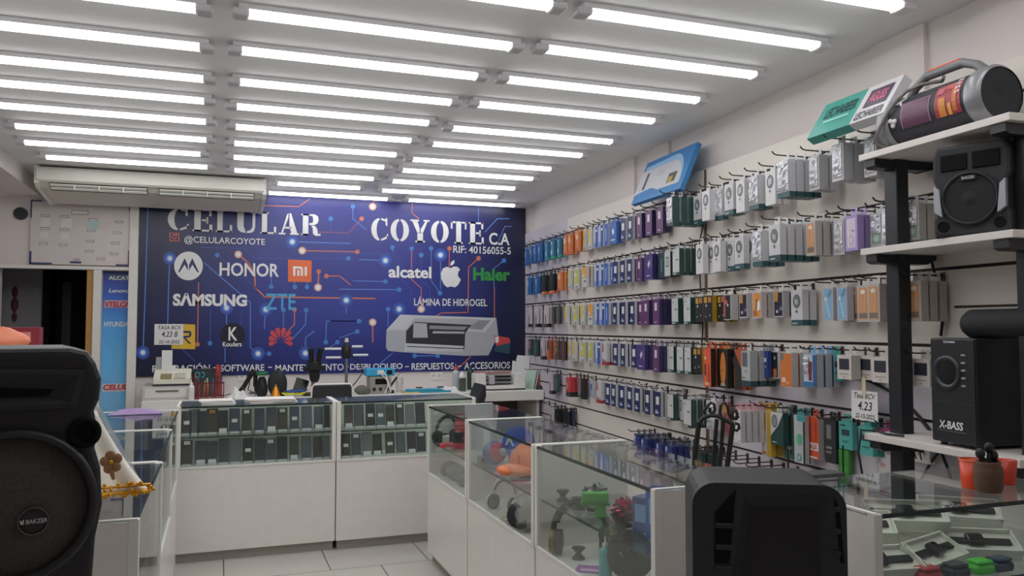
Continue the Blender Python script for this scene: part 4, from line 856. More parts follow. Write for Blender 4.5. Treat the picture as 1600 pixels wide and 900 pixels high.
for i, (u, c, lb) in enumerate(((1400, '8a3038', 'red'), (1478, '30343c', 'dark grey'), (1532, '3fa038', 'green'), (1575, '2f3a4c', 'navy'))):
    p = at(u, 896, 2, ZW); t = thing('watch_case', f'small {lb} watch case at the front of the foreground case', 'watch case', (p.x+(.03 if i == 0 else 0), 1.765, ZW), 0)
    mb = MB(); mb.box(-.035, .035, -.025, .025, 0, .03, M(c, .4), .01); mb.build('case', t); mb = MB(); mb.box(-.03, .03, -.022, .022, .03, .04, M(c, .3), .008); mb.build('lid', t)
# ------------------------------------------------------------------ goods hanging on the slatted wall
PK = dict(k=.6, rough=.4)
def C(h, **a):
    c = [int(h[i:i+2], 16) for i in (0, 2, 4)]; g = sum(c)/3
    return M('%02x%02x%02x' % tuple(int(x+(g-x)*.10) for x in c), **{**PK, **a})
FOIL = M('b4b4ba', .12, .55, k=.6, bump=1.0, scale=22); FOILG = M('9a9ca0', .15, .5, k=.6, bump=1.0, scale=22)
W1, G2, K0 = C('b8b6b8'), C('8e8f92'), C('1d1f22')
# name, category, look, width, height, thickness, body, base band (share, colour), front shapes, tab colour
def r(x0, x1, z0, z1, c): return ('r', x0, x1, z0, z1, c)
def e(cx, cz, rx, rz, c): return ('e', cx, cz, rx, rz, c)
def bars(c, x0, x1, z0, n, dz=.05, h=.02): return [r(x0, x1-(.08 if i % 2 else 0), z0+dz*i, z0+dz*i+h, c) for i in range(n)]
T = {
 'blue': ('cable_box', 'cable box', 'blue cable box with white lettering', 0.075, 0.172, 0.025, '2a5590', None, [r(.08, .38, .15, .85, '9fb6cc'), r(.12, .34, .2, .5, '2a5590'), r(.55, .95, .1, .3, '224a80')], '2a5590'),
 'teal': ('cable_box', 'cable box', 'teal blue cable box', 0.08, 0.172, 0.025, '2a6286', (.12, '2f8a78'), [r(.1, .5, .2, .9, '9cc0cc'), r(.16, .44, .45, .8, '2a6286')], '2a6286'),
 'ora': ('charger_box', 'charger box', 'orange box with pale print', 0.085, 0.168, 0.024, 'b8683a', None, [r(.1, .6, .6, .92, 'cf9468'), r(.1, .9, .05, .12, '9c4a3a'), e(.62, .7, .2, .1, 'c9b0a0')], 'b06a40'),
 'wy': ('charger_box', 'charger box', 'white box with yellow print', 0.08, 0.168, 0.022, 'a8a8a4', None, [r(.0, .6, .35, 1, 'bca63c'), r(.3, .9, .55, .7, 'a09c88'), e(.6, .1, .16, .05, '5a5a58')], 'b2b2b0'),
 'wyg': ('charger_box', 'charger box', 'white box with lime green print', 0.085, 0.168, 0.022, 'a8a8a4', None, [r(.2, 1, .25, .95, 'a8a832'), e(.4, .7, .25, .12, 'b0b0a8'), r(.5, .8, .05, .12, '4a4a48')], 'b2b2b0'),
 'wo': ('charger_box', 'charger box', 'white box with an orange corner', 0.095, 0.168, 0.024, 'aaa9a6', None, [r(.05, 1, .45, 1, 'c48a30'), r(.1, .55, .5, .62, 'b0b0ac'), e(.6, .28, .3, .06, '6a6a68')], 'b2b2b0'),
 'bw': ('charger_box', 'charger box', 'white and royal blue box', 0.095, 0.17, 0.022, '9ea4b4', None, [r(.5, 1, 0, 1, '25458e'), r(.05, .5, 0, .25, '6a80b0'), r(.58, .95, .75, .86, 'b4bccc')], 'a8acb4'),
 'rb': ('charger_box', 'charger box', 'royal blue box with narrow white edge', 0.08, 0.168, 0.022, '9ea2ac', None, [r(.12, 1, 0, 1, '2f5296'), r(.45, .62, .2, .8, '90a4c8')], 'a8acb4'),
 'roy': ('charger_box', 'charger box', 'bright blue box with a white card picture', 0.12, 0.17, 0.025, '33599c', None, [('p', [(.34, .62), (.6, .72), (.72, .48), (.44, .38)], 'b4bcc4'), r(.2, .8, .14, .2, 'aeb6c4')], '33599c'),
 'nav': ('charger_box', 'charger box', 'navy box with white window', 0.085, 0.168, 0.022, 'a2a3a8', None, [r(0, 1, 0, 1, '20274e'), r(.25, .75, .48, .8, 'b6b8bc'), r(.15, .65, .12, .2, '9aa2b8'), r(.2, .5, .22, .27, '8a92ac')], 'b0b0b2'),
 'pur': ('charger_box', 'charger box', 'purple box with white label', 0.092, 0.172, 0.025, '26264c', None, [r(0, 1, 0, 1, '56305a'), r(.3, .66, .55, .85, 'b8aab4'), r(.3, .6, .08, .14, '9a88a0')], '8a7a8c'),
 'purb': ('charger_box', 'charger box', 'wide purple box with a white card picture', 0.125, 0.172, 0.026, '2c2856', None, [r(0, 1, 0, 1, '3d2f68'), ('p', [(.4, .6), (.62, .78), (.72, .62), (.5, .44)], 'b4aebc'), r(.25, .7, .12, .17, '9a92b4'), r(.85, .95, .4, .9, '6a5a8c')], '6a6078'),
 'wg': ('earphone_box', 'earphone box', 'white fronted box with dark green sides', 0.09, 0.168, 0.034, '223d3a', None, [r(.04, 1, .1, 1, 'a8a9aa'), e(.25, .85, .06, .035, '3a3a3c'), r(.5, .85, .55, .6, '5a5c5e'), r(.1, .6, .02, .07, '98a09e')], '9a9c9c'),
 'wgw': ('earphone_box', 'earphone box', 'white box with grey window and dark edge', 0.09, 0.168, 0.03, '2a302f', None, [r(.04, .96, .04, 1, 'a6a7a6'), r(.3, .75, .4, .8, '5a5e5e'), r(.38, .67, .46, .74, '9a9c9a')], '9a9c9c'),
 'dk': ('earphone_box', 'earphone box', 'dark green box with upright lettering', 0.085, 0.168, 0.032, '1f3634', None, [r(.42, .58, .25, .75, '5f7573')], '3a4846'),
 'sig': ('blister_pack', 'blister pack', 'shiny silver pack with dark teal sides', 0.085, 0.178, 0.045, '274441', None, [('f', .05, .95, .1, .98), ], '8c8c8e'),
 'wc': ('earphone_box', 'earphone box', 'white box with round grey window', 0.09, 0.178, 0.036, 'a9a9ad', (.16, '27474c'), [e(.5, .68, .34, .2, '55575a'), e(.5, .68, .29, .165, '606266'), r(.38, .46, .6, .74, 'b6b6b8'), r(.54, .62, .58, .72, 'b6b6b8'), e(.5, .4, .07, .04, '3e4042'), r(.15, .6, .04, .08, '8fa0a2')], 'b2b2b4'),
 'wcf': ('earphone_box', 'earphone box', 'plain white box with round earphone window', 0.088, 0.178, 0.036, 'aeadb0', None, [r(0, 1, 0, 1, 'b6b4b6'), e(.5, .68, .34, .2, '505256'), e(.5, .68, .28, .16, '6c6d72'), r(.36, .45, .58, .76, 'bcbcbe'), r(.54, .63, .6, .78, 'bcbcbe'), e(.5, .4, .07, .04, '3e4042')], 'b2b2b4'),
 'wcs': ('blister_pack', 'blister pack', 'white box under shiny crumpled film', 0.092, 0.182, 0.038, 'a9a8ac', (.14, '27474c'), [('f', .06, .98, .18, .97), e(.5, .66, .3, .17, '85868a')], 'b2b2b4'),
 'sil': ('blister_pack', 'blister pack', 'grey box with a silver film front', 0.075, 0.165, 0.05, '96969a', None, [r(0, 1, 0, 1, 'a4a3a6'), ('f', .12, .88, .1, .94)], 'b0b0b2'),
 'silg': ('blister_pack', 'blister pack', 'grey film-front box with green lower half', 0.08, 0.148, 0.036, '949490', None, [('f', .1, .9, .4, .95), r(.12, .88, .08, .38, '6d8478'), e(.5, .24, .22, .1, '8ea498')], 'b0b0b2'),
 'lil': ('earphone_box', 'earphone box', 'lilac framed box with white earphones', 0.08, 0.158, 0.036, '8f7bb0', None, [r(.14, .86, .08, .92, 'b4a8b8'), r(.24, .3, .15, .85, 'd0ccd4'), e(.5, .3, .22, .14, '9c92a8'), e(.5, .3, .17, .1, 'b4a8b8'), r(.6, .75, .55, .58, '4a4652')], 'a094bc'),
 'pea': ('earphone_box', 'earphone box', 'white framed box with peach inside', 0.072, 0.162, 0.036, '9b9694', None, [r(.1, .9, .07, .93, 'b08058'), r(.16, .84, .1, .24, '6a605a'), e(.5, .82, .2, .06, 'cbb8ac'), r(.66, .7, .3, .8, 'c4a894')], 'aaa6a2'),
 'skb': ('earphone_box', 'earphone box', 'white framed box with sky blue inside', 0.072, 0.155, 0.036, '9c9aa0', None, [r(.08, .92, .04, .95, '6f96b4'), ('p', [(.3, .66), (.36, .66), (.72, .08), (.64, .08)], 'b4c4d0'), e(.3, .66, .12, .06, 'c8ced4'), ('p', [(.45, .75), (.75, .95), (.9, .92), (.6, .7)], '587c9c')], 'aaa6a2'),
 'bky': ('earphone_box', 'earphone box', 'black box with mustard yellow sides', 0.095, 0.155, 0.03, '9a7a22', None, [r(0, 1, 0, 1, '1f2022'), r(.1, .42, .72, .95, 'a8822c'), r(.55, .9, .74, .95, 'a06a34'), e(.35, .62, .08, .05, 'b0b0ac'), e(.75, .25, .06, .04, '8c8c88'), e(.3, .2, .06, .04, '8c8c88')], 'b0aca8'),
 'bko': ('earphone_box', 'earphone box', 'white framed black and orange box', 0.08, 0.135, 0.04, 'a29ea2', None, [r(.08, .94, .05, .95, '1f1f28'), r(.12, .5, .6, .98, 'a87234'), ('p', [(.5, .1), (.9, .3), (.9, .5), (.4, .3)], '33305a'), e(.4, .22, .1, .06, 'b0b0b4'), e(.85, .32, .06, .06, '94949c')], 'b6b2ae'),
 'bkp': ('earphone_box', 'earphone box', 'black box with pink red lettering', 0.075, 0.145, 0.05, 'a4a2a4', None, [r(0, .95, .03, .97, '1e1f24'), r(.05, .3, .1, .95, '9c4650'), e(.35, .7, .24, .09, 'b05048'), e(.65, .58, .1, .06, 'b4b4b6')], 'b6b2ae'),
 'orw': ('earphone_box', 'earphone box', 'orange fronted box with white sides', 0.082, 0.138, 0.034, 'a8a2a4', None, [r(.08, .94, .05, .95, 'c07c30'), ('p', [(.5, .25), (.9, .35), (.85, .7), (.55, .6)], 'c8c4b8'), r(.1, .5, .08, .3, 'a05a2c'), ('p', [(.4, .3), (.5, .35), (.6, .75), (.5, .7)], '3a2a24')], 'b6b2ae'),
 'pkb': ('blister_pack', 'blister pack', 'pale pink card with a black foot', 0.08, 0.19, 0.02, 'a89fa2', (.18, '242224'), [r(.3, .6, .2, .6, '4a4246'), r(.1, .5, .7, .9, 'b4a8ac'), e(.5, .1, .2, .05, '5a5052')], 'b0a8aa'),
 'gry': ('blister_pack', 'blister pack', 'dark grey card with pink tip', 0.05, 0.16, 0.018, '4a4a48', None, [r(.2, .8, .3, .9, '5e5e5a'), e(.5, .1, .3, .07, 'a05a62')], '6a6a6a'),
 'mix': ('blister_pack', 'blister pack', 'green and pink blister card', 0.065, 0.165, 0.018, '3a4842', None, [r(.1, .9, .4, .9, '8c6a74'), r(.1, .9, .0, .1, '2f8048')], '8a8a8a'),
 'dtl': ('blister_pack', 'blister pack', 'dark teal slanted blister', 0.085, 0.165, 0.024, '2a3f40', None, [('p', [(.1, .1), (.3, .1), (.8, .8), (.6, .8)], '5f7a78')], '4a5a5a'),
 'bkf': ('blister_pack', 'blister pack', 'black card with an orange foot', .1, .185, .022, '242426', (.14, 'b8603c'), [r(.15, .45, .3, .6, '38383a'), r(.5, .9, .75, .9, '3e3e40'), e(.6, .07, .2, .05, 'c89080')], '3a3a3c'),
 'orr': ('blister_pack', 'blister pack', 'orange red blister card', 0.075, 0.18, 0.022, '9c4a32', None, [r(.1, .9, .5, .95, '4a3a38'), r(.2, .6, .1, .5, 'b85a34')], '7a5a50'),
 'orm': ('blister_pack', 'blister pack', 'orange patterned blister card', 0.095, 0.175, 0.02, '5a4a40', None, [e(.4, .8, .25, .12, 'b05a3a'), e(.6, .5, .3, .12, '8a6a4a'), e(.3, .3, .2, .1, 'a8623e'), e(.7, .2, .2, .08, '3c342e')], '7a5a50'),
 'brn': ('blister_pack', 'blister pack', 'dark brown card with red edge', 0.085, 0.17, 0.024, '38302e', None, [r(.7, 1, 0, 1, '7a3a34')], '4a4442'),
 'wr': ('charger_box', 'charger box', 'white box with red foot', 0.09, 0.168, 0.026, 'a6a4a4', (.15, '8c2a34'), [r(.05, .3, .6, .95, '9c3a44'), e(.7, .2, .1, .05, '3a3a3c'), e(.25, .2, .2, .08, 'a04a50')], 'b0aeae'),
 'red': ('earphone_box', 'case', 'red pouch with a black foot', 0.1, 0.165, 0.05, 'a83038', (.25, '26262a'), [r(.25, .4, .4, .75, 'c88a8c')], '8a3a40'),
 'gph': ('headset', 'headset', 'grey folded headset card', 0.1, 0.155, 0.025, '70757a', None, [e(.35, .5, .22, .3, '9aa0a4'), e(.35, .5, .12, .2, '5c6166'), ('p', [(.6, .1), (.75, .1), (.95, .9), (.8, .9)], 'a4aab0')], '70757a'),
 'blkt': ('phone_case', 'phone case', 'black ribbed case hanging askew', 0.09, 0.175, 0.025, '1e2022', None, bars('2c3036', .1, .9, .12, 8, .1, .05), '2a2a2c'),
 'sbl': ('blister_pack', 'blister pack', 'small blue and white card', 0.06, 0.15, 0.02, '8e96a4', None, [r(.2, .8, .45, .8, '2f4a8c'), r(.1, .5, .1, .4, '5a74a8')], '8a8a8c'),
 'orb': ('cable_box', 'cable box', 'tall red orange box with black sides', 0.085, 0.225, 0.03, '26201f', None, [r(0, 1, 0, 1, 'c0502e'), r(.15, .35, .3, .6, '4a2420'), r(.6, .85, .1, .6, '9c3a24'), e(.3, .75, .12, .05, 'd0a090'), r(.2, .8, .04, .12, 'c88a70')], 'c0502e'),
 'bos': ('cable_box', 'cable box', 'black box with a long orange shape', 0.09, 0.225, 0.03, '232221', None, [e(.45, .5, .32, .42, 'b8692a'), r(.2, .7, .05, .12, '8a8682'), e(.4, .45, .1, .02, '6a3a20')], 'b8692a'),
 'bos2': ('cable_box', 'cable box', 'dark box with an orange arch', 0.08, 0.225, 0.028, '2b2a28', None, [r(.1, .8, .05, .45, 'b0642a'), e(.45, .45, .35, .1, 'b0642a'), r(.2, .7, .6, .8, '5a5a54')], '5a5a54'),
 'obk': ('cable_box', 'cable box', 'orange box with black sweep', 0.075, 0.225, 0.03, 'a04a30', None, [('p', [(0, 0), (1, 0), (1, .5), (.1, .95), (0, .95)], '2a2624')], 'a04a30'),
 'gwb': ('earphone_box', 'earphone box', 'grey box with smoked window and teal foot', 0.085, 0.19, 0.045, '8d8f92', (.16, '263d42'), [r(.04, .96, .18, .96, '989a9c'), r(.1, .7, .55, .95, '4f565c'), e(.5, .42, .05, .04, '3a3a3c'), r(.1, .4, .22, .27, '6a6c6e')], 'a8a8aa'),
 'nvp': ('cable_box', 'cable box', 'bright navy box with white marks', 0.075, 0.14, 0.025, '263a78', None, [r(.1, .4, .85, .95, 'aeb4c4'), r(.5, .85, .58, .74, 'b4bac8'), e(.4, .5, .08, .05, 'a8b0c4'), e(.75, .4, .06, .05, 'a8b0c4'), e(.45, .12, .1, .05, '8a98bc')], '8a8c94'),
 'bkw': ('earphone_box', 'earphone box', 'black box with orange base', 0.075, 0.145, 0.034, 'a09ea0', None, [r(.06, .92, .05, .96, '222124'), r(.4, .8, .06, .36, 'a8602a'), e(.6, .75, .1, .07, '8c8c8c')], 'b8b6b2'),
 'orl': ('earphone_box', 'earphone box', 'tall orange box with white sides', 0.095, 0.17, 0.036, '9d9b9e', None, [r(.02, .98, .02, .98, 'b8622a'), ('p', [(.02, .7), (.35, .85), (.3, .98), (.02, .98)], '6e625a'), e(.3, .2, .2, .08, 'c8a890'), e(.65, .12, .16, .05, 'd08a50')], 'b0aeac'),
 'blb': ('blister_pack', 'blister pack', 'clear blister with red and blue', 0.105, 0.158, 0.036, '8d8f96', None, [r(.02, .72, .14, .97, '9aa6b4'), ('f', .05, .4, .4, .9), ('p', [(.38, .2), (.62, .2), (.66, .75), (.42, .8)], '6a2a38'), r(.0, .75, .02, .16, '2f6494'), r(.72, 1, .02, .97, '2c4f7c')], '6a94b8'),
 'trq': ('earphone_bag', 'bag', 'turquoise bag with a dark label', 0.092, 0.125, 0.026, '3d9088', None, [r(.2, .8, .5, .72, '2a3844'), r(.1, .5, .85, .9, '20303a'), r(.25, .75, .26, .32, '2a6a66')], '3d9088'),
 'wsc': ('watch_packet', 'watch box', 'white box with a dark screen picture', 0.092, 0.108, 0.05, 'a8a39c', None, [r(0, 1, 0, 1, 'b2aca5'), r(.14, .86, .4, .86, '2a2d36'), r(.2, .8, .2, .24, '8c8680'), e(.5, .1, .06, .03, 'a06a68')], 'a8a49e'),
 'bag': ('plastic_bag', 'bag', 'clear white plastic bag', 0.11, 0.17, 0.028, 'b0adb2', None, [('f', .05, .95, .05, .9)], 'c0bdc0'),
 'pch': ('pouch', 'pouch', 'red and yellow striped slim pouch', 0.065, 0.19, 0.02, '8a4650', None, [('p', [(.0, .6), (1, .75), (1, .95), (0, .95)], 'b0803c'), r(.1, .9, .1, .3, '6a3a48')], 'a8a4a8'),
 'chg': ('charger_box', 'charger box', 'plain white wall charger box', 0.082, 0.168, 0.028, 'a8a4a6', None, [r(0, 1, 0, 1, 'b2aeb0'), e(.2, .06, .05, .02, '5a5658'), e(.8, .06, .05, .02, '5a5658'), r(.1, .9, .9, .96, 'b07a80')], 'b07a80'),
 'ysm': ('cable_box', 'cable box', 'small mustard yellow card', 0.065, 0.12, 0.026, '9a8628', None, [r(.2, .8, .3, .7, '6a6030')], '8a8a40'),
 'ylw': ('cable_box', 'cable box', 'tall yellow box with white edge', 0.085, 0.24, 0.03, 'b0902a', None, [r(0, .6, .0, 1, 'b0aca8'), r(.05, .5, .55, .95, 'c08a3a'), r(.1, .5, .03, .1, 'b06a34')], 'b0902a'),
 'wtr': ('earphone_box', 'earphone box', 'white box with dark green wedge', 0.11, 0.168, 0.034, '22403c', None, [('p', [(0, .25), (0, 1), (1, 1), (.6, .6)], 'b0aeb0'), e(.32, .72, .24, .2, '5e6062'), e(.32, .72, .17, .14, '7e8082'), r(.15, .5, .06, .1, '8ca09c')], 'b0aeae'),
 'tlm': ('cable_pack', 'cable pack', 'slim dark green pack with red print', 0.075, 0.235, 0.024, '2a5a50', None, [r(.35, .95, .55, .9, '7a3440'), r(.4, .8, .1, .5, 'a09aa0'), e(.75, .15, .15, .06, '2a2a30')], '4a6a64'),
 'tlc': ('cable_pack', 'cable pack', 'clear pack with teal headset cable', 0.085, 0.235, 0.024, '9a9ca0', None, [r(.3, 1, .88, 1, '2f8a88'), e(.5, .5, .26, .12, '4a9a6c'), e(.45, .12, .2, .08, '3a8a90'), e(.45, .12, .12, .045, '9a9ca0'), r(.86, 1, 0, .88, '1f2a34')], '2f8a88'),
 'drd': ('cable_pack', 'cable pack', 'dark wine red pack', 0.06, 0.16, 0.024, '6a2c3c', None, [r(.2, .8, .2, .5, '3a2028')], '7a3a48'),
 'aux': ('cable_box', 'cable box', 'red orange box reading AUX', 0.075, 0.205, 0.03, '9c948f', None, [r(0, 1, .0, 1, 'c04426'), r(.0, 1, .2, .38, 'c4bcb6'), r(.7, .8, .45, .9, '8a2e1c'), ('t', 'AUX', .12, .9, .23, .35, 'b04a34'), r(.1, .9, .02, .06, 'c8b0a8')], 'b04a30'),
 'bkb': ('power_bank_box', 'box', 'matt black box with a grey window', 0.08, 0.205, 0.034, '222426', None, [r(.15, .6, .55, .88, '5a5c5c'), r(.3, .42, .58, .85, '77797a'), r(.12, .65, .32, .38, '6a6c6e'), r(.12, .65, .22, .28, '5a5c5e')], '222426'),
 'grn': ('cable_pack', 'cable pack', 'bright green pouch', 0.07, 0.16, 0.018, '2f7a2c', None, [r(.2, .8, .2, .5, '3c8a38')], '2f7a2c'),
 'pnk': ('cable_pack', 'cable pack', 'magenta topped card', 0.12, 0.09, 0.028, '8a8488', None, [r(0, 1, .3, 1, '9c3a70'), r(.2, .8, .5, .6, 'b46a94')], '8a3a64'),
 'wrd': ('earphone_box', 'earphone box', 'white card with red rim', 0.1, 0.15, 0.018, 'a8a4a4', (.05, '8c4450'), [r(.1, .4, .75, .85, 'a87a80'), ('p', [(.4, .3), (.45, .3), (.6, .6), (.55, .6)], '6a6466')], 'a8a4a4'),
 'bbx': ('charger_box', 'charger box', 'navy blue box with white edge', 0.09, 0.165, 0.032, '242f66', None, [r(.0, .3, .05, .95, '8a92b0'), r(.08, .22, .4, .8, '242f66')], '5a5c66'),
 'tbk': ('cable_box', 'cable box', 'tall plain black box', 0.1, 0.19, 0.026, '1c2022', None, [r(.1, .9, .1, .9, '22282a')], '2a2c2e'),
 'tnv': ('cable_box', 'cable box', 'navy and white spotted card', 0.08, 0.19, 0.022, '242a48', None, [e(.4, .55, .2, .08, '9aa0b4'), e(.6, .3, .2, .1, '8c94ac'), e(.4, .15, .15, .06, '9aa0b4')], '3a3e50'),
}
def text_mat(c): return C(c)
_protos = {}
def pack(key):
    if key in _protos: return None
    nm, cat, look, wd, h, t, body, base, front, tab = T[key]
    mb = MB(); top = -.024
    zb = top-h; cut = zb+h*base[0] if base else zb
    mb.box(-wd/2, wd/2, -t/2, t/2, cut, top, C(body))
    if base: mb.box(-wd/2, wd/2, -t/2, t/2, zb, cut, C(base[1]))
    o = mb.build(nm); o['category'] = cat
    mb = MB(); tm = C(tab); tw = min(.022, wd*.3)
    mb.box(-tw, -.006, -.0012, .0012, top, .012, tm); mb.box(.006, tw, -.0012, .0012, top, .012, tm); mb.box(-.006, .006, -.0012, .0012, .0055, .012, tm); mb.box(-.006, .006, -.0012, .0012, top, -.0055, tm)
    mb.build('hang_tab', o)
    mb = MB(); mb.X = frame((-wd/2, -t/2, zb), (1, 0, 0), (0, 0, 1)); lay = .0006; foil = []
    for s in front:
        if s[0] == 'r': mb.poly([(s[1]*wd, s[3]*h, lay), (s[2]*wd, s[3]*h, lay), (s[2]*wd, s[4]*h, lay), (s[1]*wd, s[4]*h, lay)], C(s[5]))
        elif s[0] == 'e': mb.disc(s[1]*wd, s[2]*h, s[3]*wd, C(s[5]), lay, 18, s[4]*h)
        elif s[0] == 'p': mb.poly([(a*wd, b*h, lay) for a, b in s[1]], C(s[2]))
        elif s[0] == 't': mb.text(s[1], s[2]*wd, s[3]*wd, s[4]*h, s[5]*h, C(s[6]), lay, bold=.03)
        elif s[0] == 'f': foil.append(s)
        lay += .0006
    if mb.mats: mb.build('front_print', o)
    for s in foil:
        mb = MB(); random.seed(len(_protos)); nx, nz = 6, 9; V = []
        for j in range(nz+1):
            for i in range(nx+1):
                ed = 0 if i in (0, nx) or j in (0, nz) else 1
                V.append((-wd/2+wd*(s[1]+(s[2]-s[1])*i/nx), -t/2-.0045-ed*random.uniform(.0, .011), zb+h*(s[3]+(s[4]-s[3])*j/nz)))
        mb.mesh(V, [(j*(nx+1)+i, j*(nx+1)+i+1, (j+1)*(nx+1)+i+1, (j+1)*(nx+1)+i) for j in range(nz) for i in range(nx)], FOIL)
        x0, x1, z0, z1 = -wd/2+wd*s[1], -wd/2+wd*s[2], zb+h*s[3], zb+h*s[4]
        mb.box(x0, x1, -t/2-.004, -t/2, z0, z1, FOILG); mb.build('film_window', o)
    _protos[key] = o
    return o
_hooks = {}
def hook(L, lab, loc, grp):
    k = round(L, 2)
    if k in _hooks: return dup(_hooks[k], lab, loc, WRZ, grp)
    mb = MB(); mb.tube([(0, .0, 0), (0, -L+.03, 0), (0, -L+.012, .004), (0, -L, .016)], .0035, BRONZE, 6); o = mb.build('wall_hook')
    mb = MB(); mb.box(-.008, .008, -.006, 0, -.04, .012, BRONZE); mb.build('mounting_clip', o)
    tag(o, lab, 'hook', grp); place(o, loc, WRZ); _hooks[k] = o
    return o
ROWN = ['top', 'second', 'third', 'fourth', 'fifth', 'lowest']
ROWS = [
 'blue:822:1 blue:830:2 blue:836:2 blue:843:2 teal:854:2 teal:863:2 teal:873:2 ora:883:2 ora:890:2 ora:902:3 wy:913:2 wy:922:2 bw:931:2 bw:939:2 rb:947:2 roy:958:2 nav:974:2 nav:985:2 pur:999:2 pur:1014:2 pur:1031:2 sig:1048:4 wc:1090:1 wcf:1104:2 wcs:1123:1 wc:1140:2 wcf:1158:2 wcs:1179:2 wcf:1205:2 wcs:1226:4 sil:1274:2 sil:1312:3 sil:1362:2',
 'blue:826:2 blue:839:2 bkf:849:2 bkf:861:2 ora:874:2 wy:890:2 wyg:900:2 wo:914:3 bw:932:2 bw:940:2 rb:947:2 rb:956:2 nav:962:2 nav:973:2 nav:984:2 pur:999:1 purb:1014:3 dk:1034:2 wgw:1043:2 wg:1057:3 dk:1077:1 wcf:1094:2 wcf:1112:1 wcf:1121:2 wc:1141:1 wc:1156:2 wcf:1171:1 wcs:1185:3 wc:1213:5 wc:1250:2 pea:1269:3 sil:1312:1 lil:1332:2 silg:1371:1 sil:1390:2 silg:1426:2',
 'pkb:827:1 pkb:838:2 pkb:853:2 gry:863:2 gry:871:2 wy:885:2 wyg:899:2 wy:910:2 wo:922:2 bw:933:2 bw:941:2 rb:948:2 nav:961:2 nav:974:2 nav:988:2 pur:1001:1 pur:1010:3 pur:1026:4 wg:1045:1 wg:1055:2 wg:1074:2 bky:1093:2 bky:1107:3 bky:1128:2 bkp:1137:2 bko:1162:2 orw:1184:3 bko:1217:2 wc:1246:2 skb:1295:2 skb:1317:2 pea:1335:1 pea:1350:2 pea:1367:3 pea:1431:3',
 'mix:827:2 dtl:837:2 pkb:847:2 orr:857:2 orm:868:2 brn:879:3 wy:889:2 wy:897:2 wyg:910:2 wyg:922:2 bw:934:2 wr:945:3 nav:962:2 nav:974:2 nav:991:2 purb:1002:3 pur:1026:4 wg:1048:2 wg:1063:2 wg:1075:2 bky:1090:2 orb:1106:3 bos:1131:2 bos2:1145:1 obk:1154:2 gwb:1167:3 nvp:1194:2 bkw:1210:1 orl:1230:3 blb:1268:3 trq:1304:1 wsc:1321:2 wsc:1354:1 wsc:1377:2 wsc:1441:2',
 'gry:849:0 pkb:860:2 dtl:869:1 red:888:2 gph:900:1 blkt:911:1 sbl:924:1 wr:936:2 nav:950:2 nav:959:2 nav:972:2 nav:984:2 nav:996:2 nav:1012:2 nav:1028:2 wg:1048:2 wgw:1063:1 wg:1075:4 bag:1112:2 pch:1134:1 chg:1153:6 ysm:1187:1 ylw:1198:2 wtr:1215:2 tlm:1232:1 tlc:1250:2 drd:1258:1 aux:1272:1 bkb:1298:1 grn:1318:1 trq:1322:1 trq:1354:2 pnk:1388:1 wrd:1386:1 gry:1330:0',
 'gry:852:0 pkb:861:1 tbk:870:2 tbk:884:2 tnv:893:1 bbx:996:3 bbx:1008:4 bbx:1020:3 bbx:1032:4 bbx:1046:4 wgw:1065:1 wg:1077:1 dk:1091:3 drd:1108:1 gry:1122:0 gry:1140:0 gry:1158:0 gry:1176:0 gry:1195:0 gry:1214:0 gry:1236:0 gry:1300:0 gry:1330:0']
GRP = {}
def solve(u, z, off):
    v = 500
    for _ in range(4):
        p = onwall(u, v, off); q = Vector((p.x, p.y, z))-CAMP; c = Vector((_X.dot(q), 0, 0))
        X = Vector((_X.x, _Y.x, _Z.x)); Yc = Vector((_X.y, _Y.y, _Z.y)); Zc = Vector((_X.z, _Y.z, _Z.z))
        v = VC+FPX*Yc.dot(q)/Zc.dot(q)
    return p
wn = Vector((-1, WB, 0)).normalized()
random.seed(12)
SIDE = ['frontmost', 'second', 'third', 'fourth', 'fifth', 'sixth']
for ri, row in enumerate(ROWS):
    z = ROWZ[ri]-.028
    for hi, spec in enumerate(row.split()):
        key, u, n = spec.split(':'); u, n = float(u), int(n)
        nm, cat, look, wd, h, t, body, base, front, tab = T[key]
        gap = .010 if ri < 5 or key != 'bbx' else .012
        base_off = .05 + (.035 if ri in (0, 1) and u > 1080 else 0)
        zz, step = z, t+gap
        fo = base_off+max(n-1, 0)*step
        p = solve(u, z-.1, fo+t/2)
        if key == 'pnk': zz = z-.0
        if key == 'wrd' or key == 'grn': zz = z-.13
        y = p.y; wl = Vector((wallx(y, .012), y, zz)); L = fo+t/2+(.045 if n else .16)+random.uniform(0, .02)
        place_ = f'{ORD[hi+1]} hook from banner, {ROWN[ri]} row'
        if zz == z: hook(L, f'{"bare " if not n else ""}bronze peg hook, {ORD[hi+1]} from the banner in the {ROWN[ri]} row', wl, 'peg hooks on the slatted wall')
        for j in range(n):
            off = fo-j*step; loc = wl+wn*(off-.012); rz = WRZ+random.uniform(-.05, .05)
            if key in ('chg', 'bbx', 'wc', 'sil'): rz = WRZ+random.uniform(-.012, .012)
            lab = f'{look}, {"alone" if n == 1 else (SIDE[j] if j < n-1 else "rearmost")} on {place_}'
            g = f'{look.split(" with ")[0]}s on the {ROWN[ri]} row of hooks'
            o = pack(key)
            if o is None: dup(_protos[key], lab, loc, rz, g)
            else: place(o, loc, rz); tag(o, lab, cat, g)
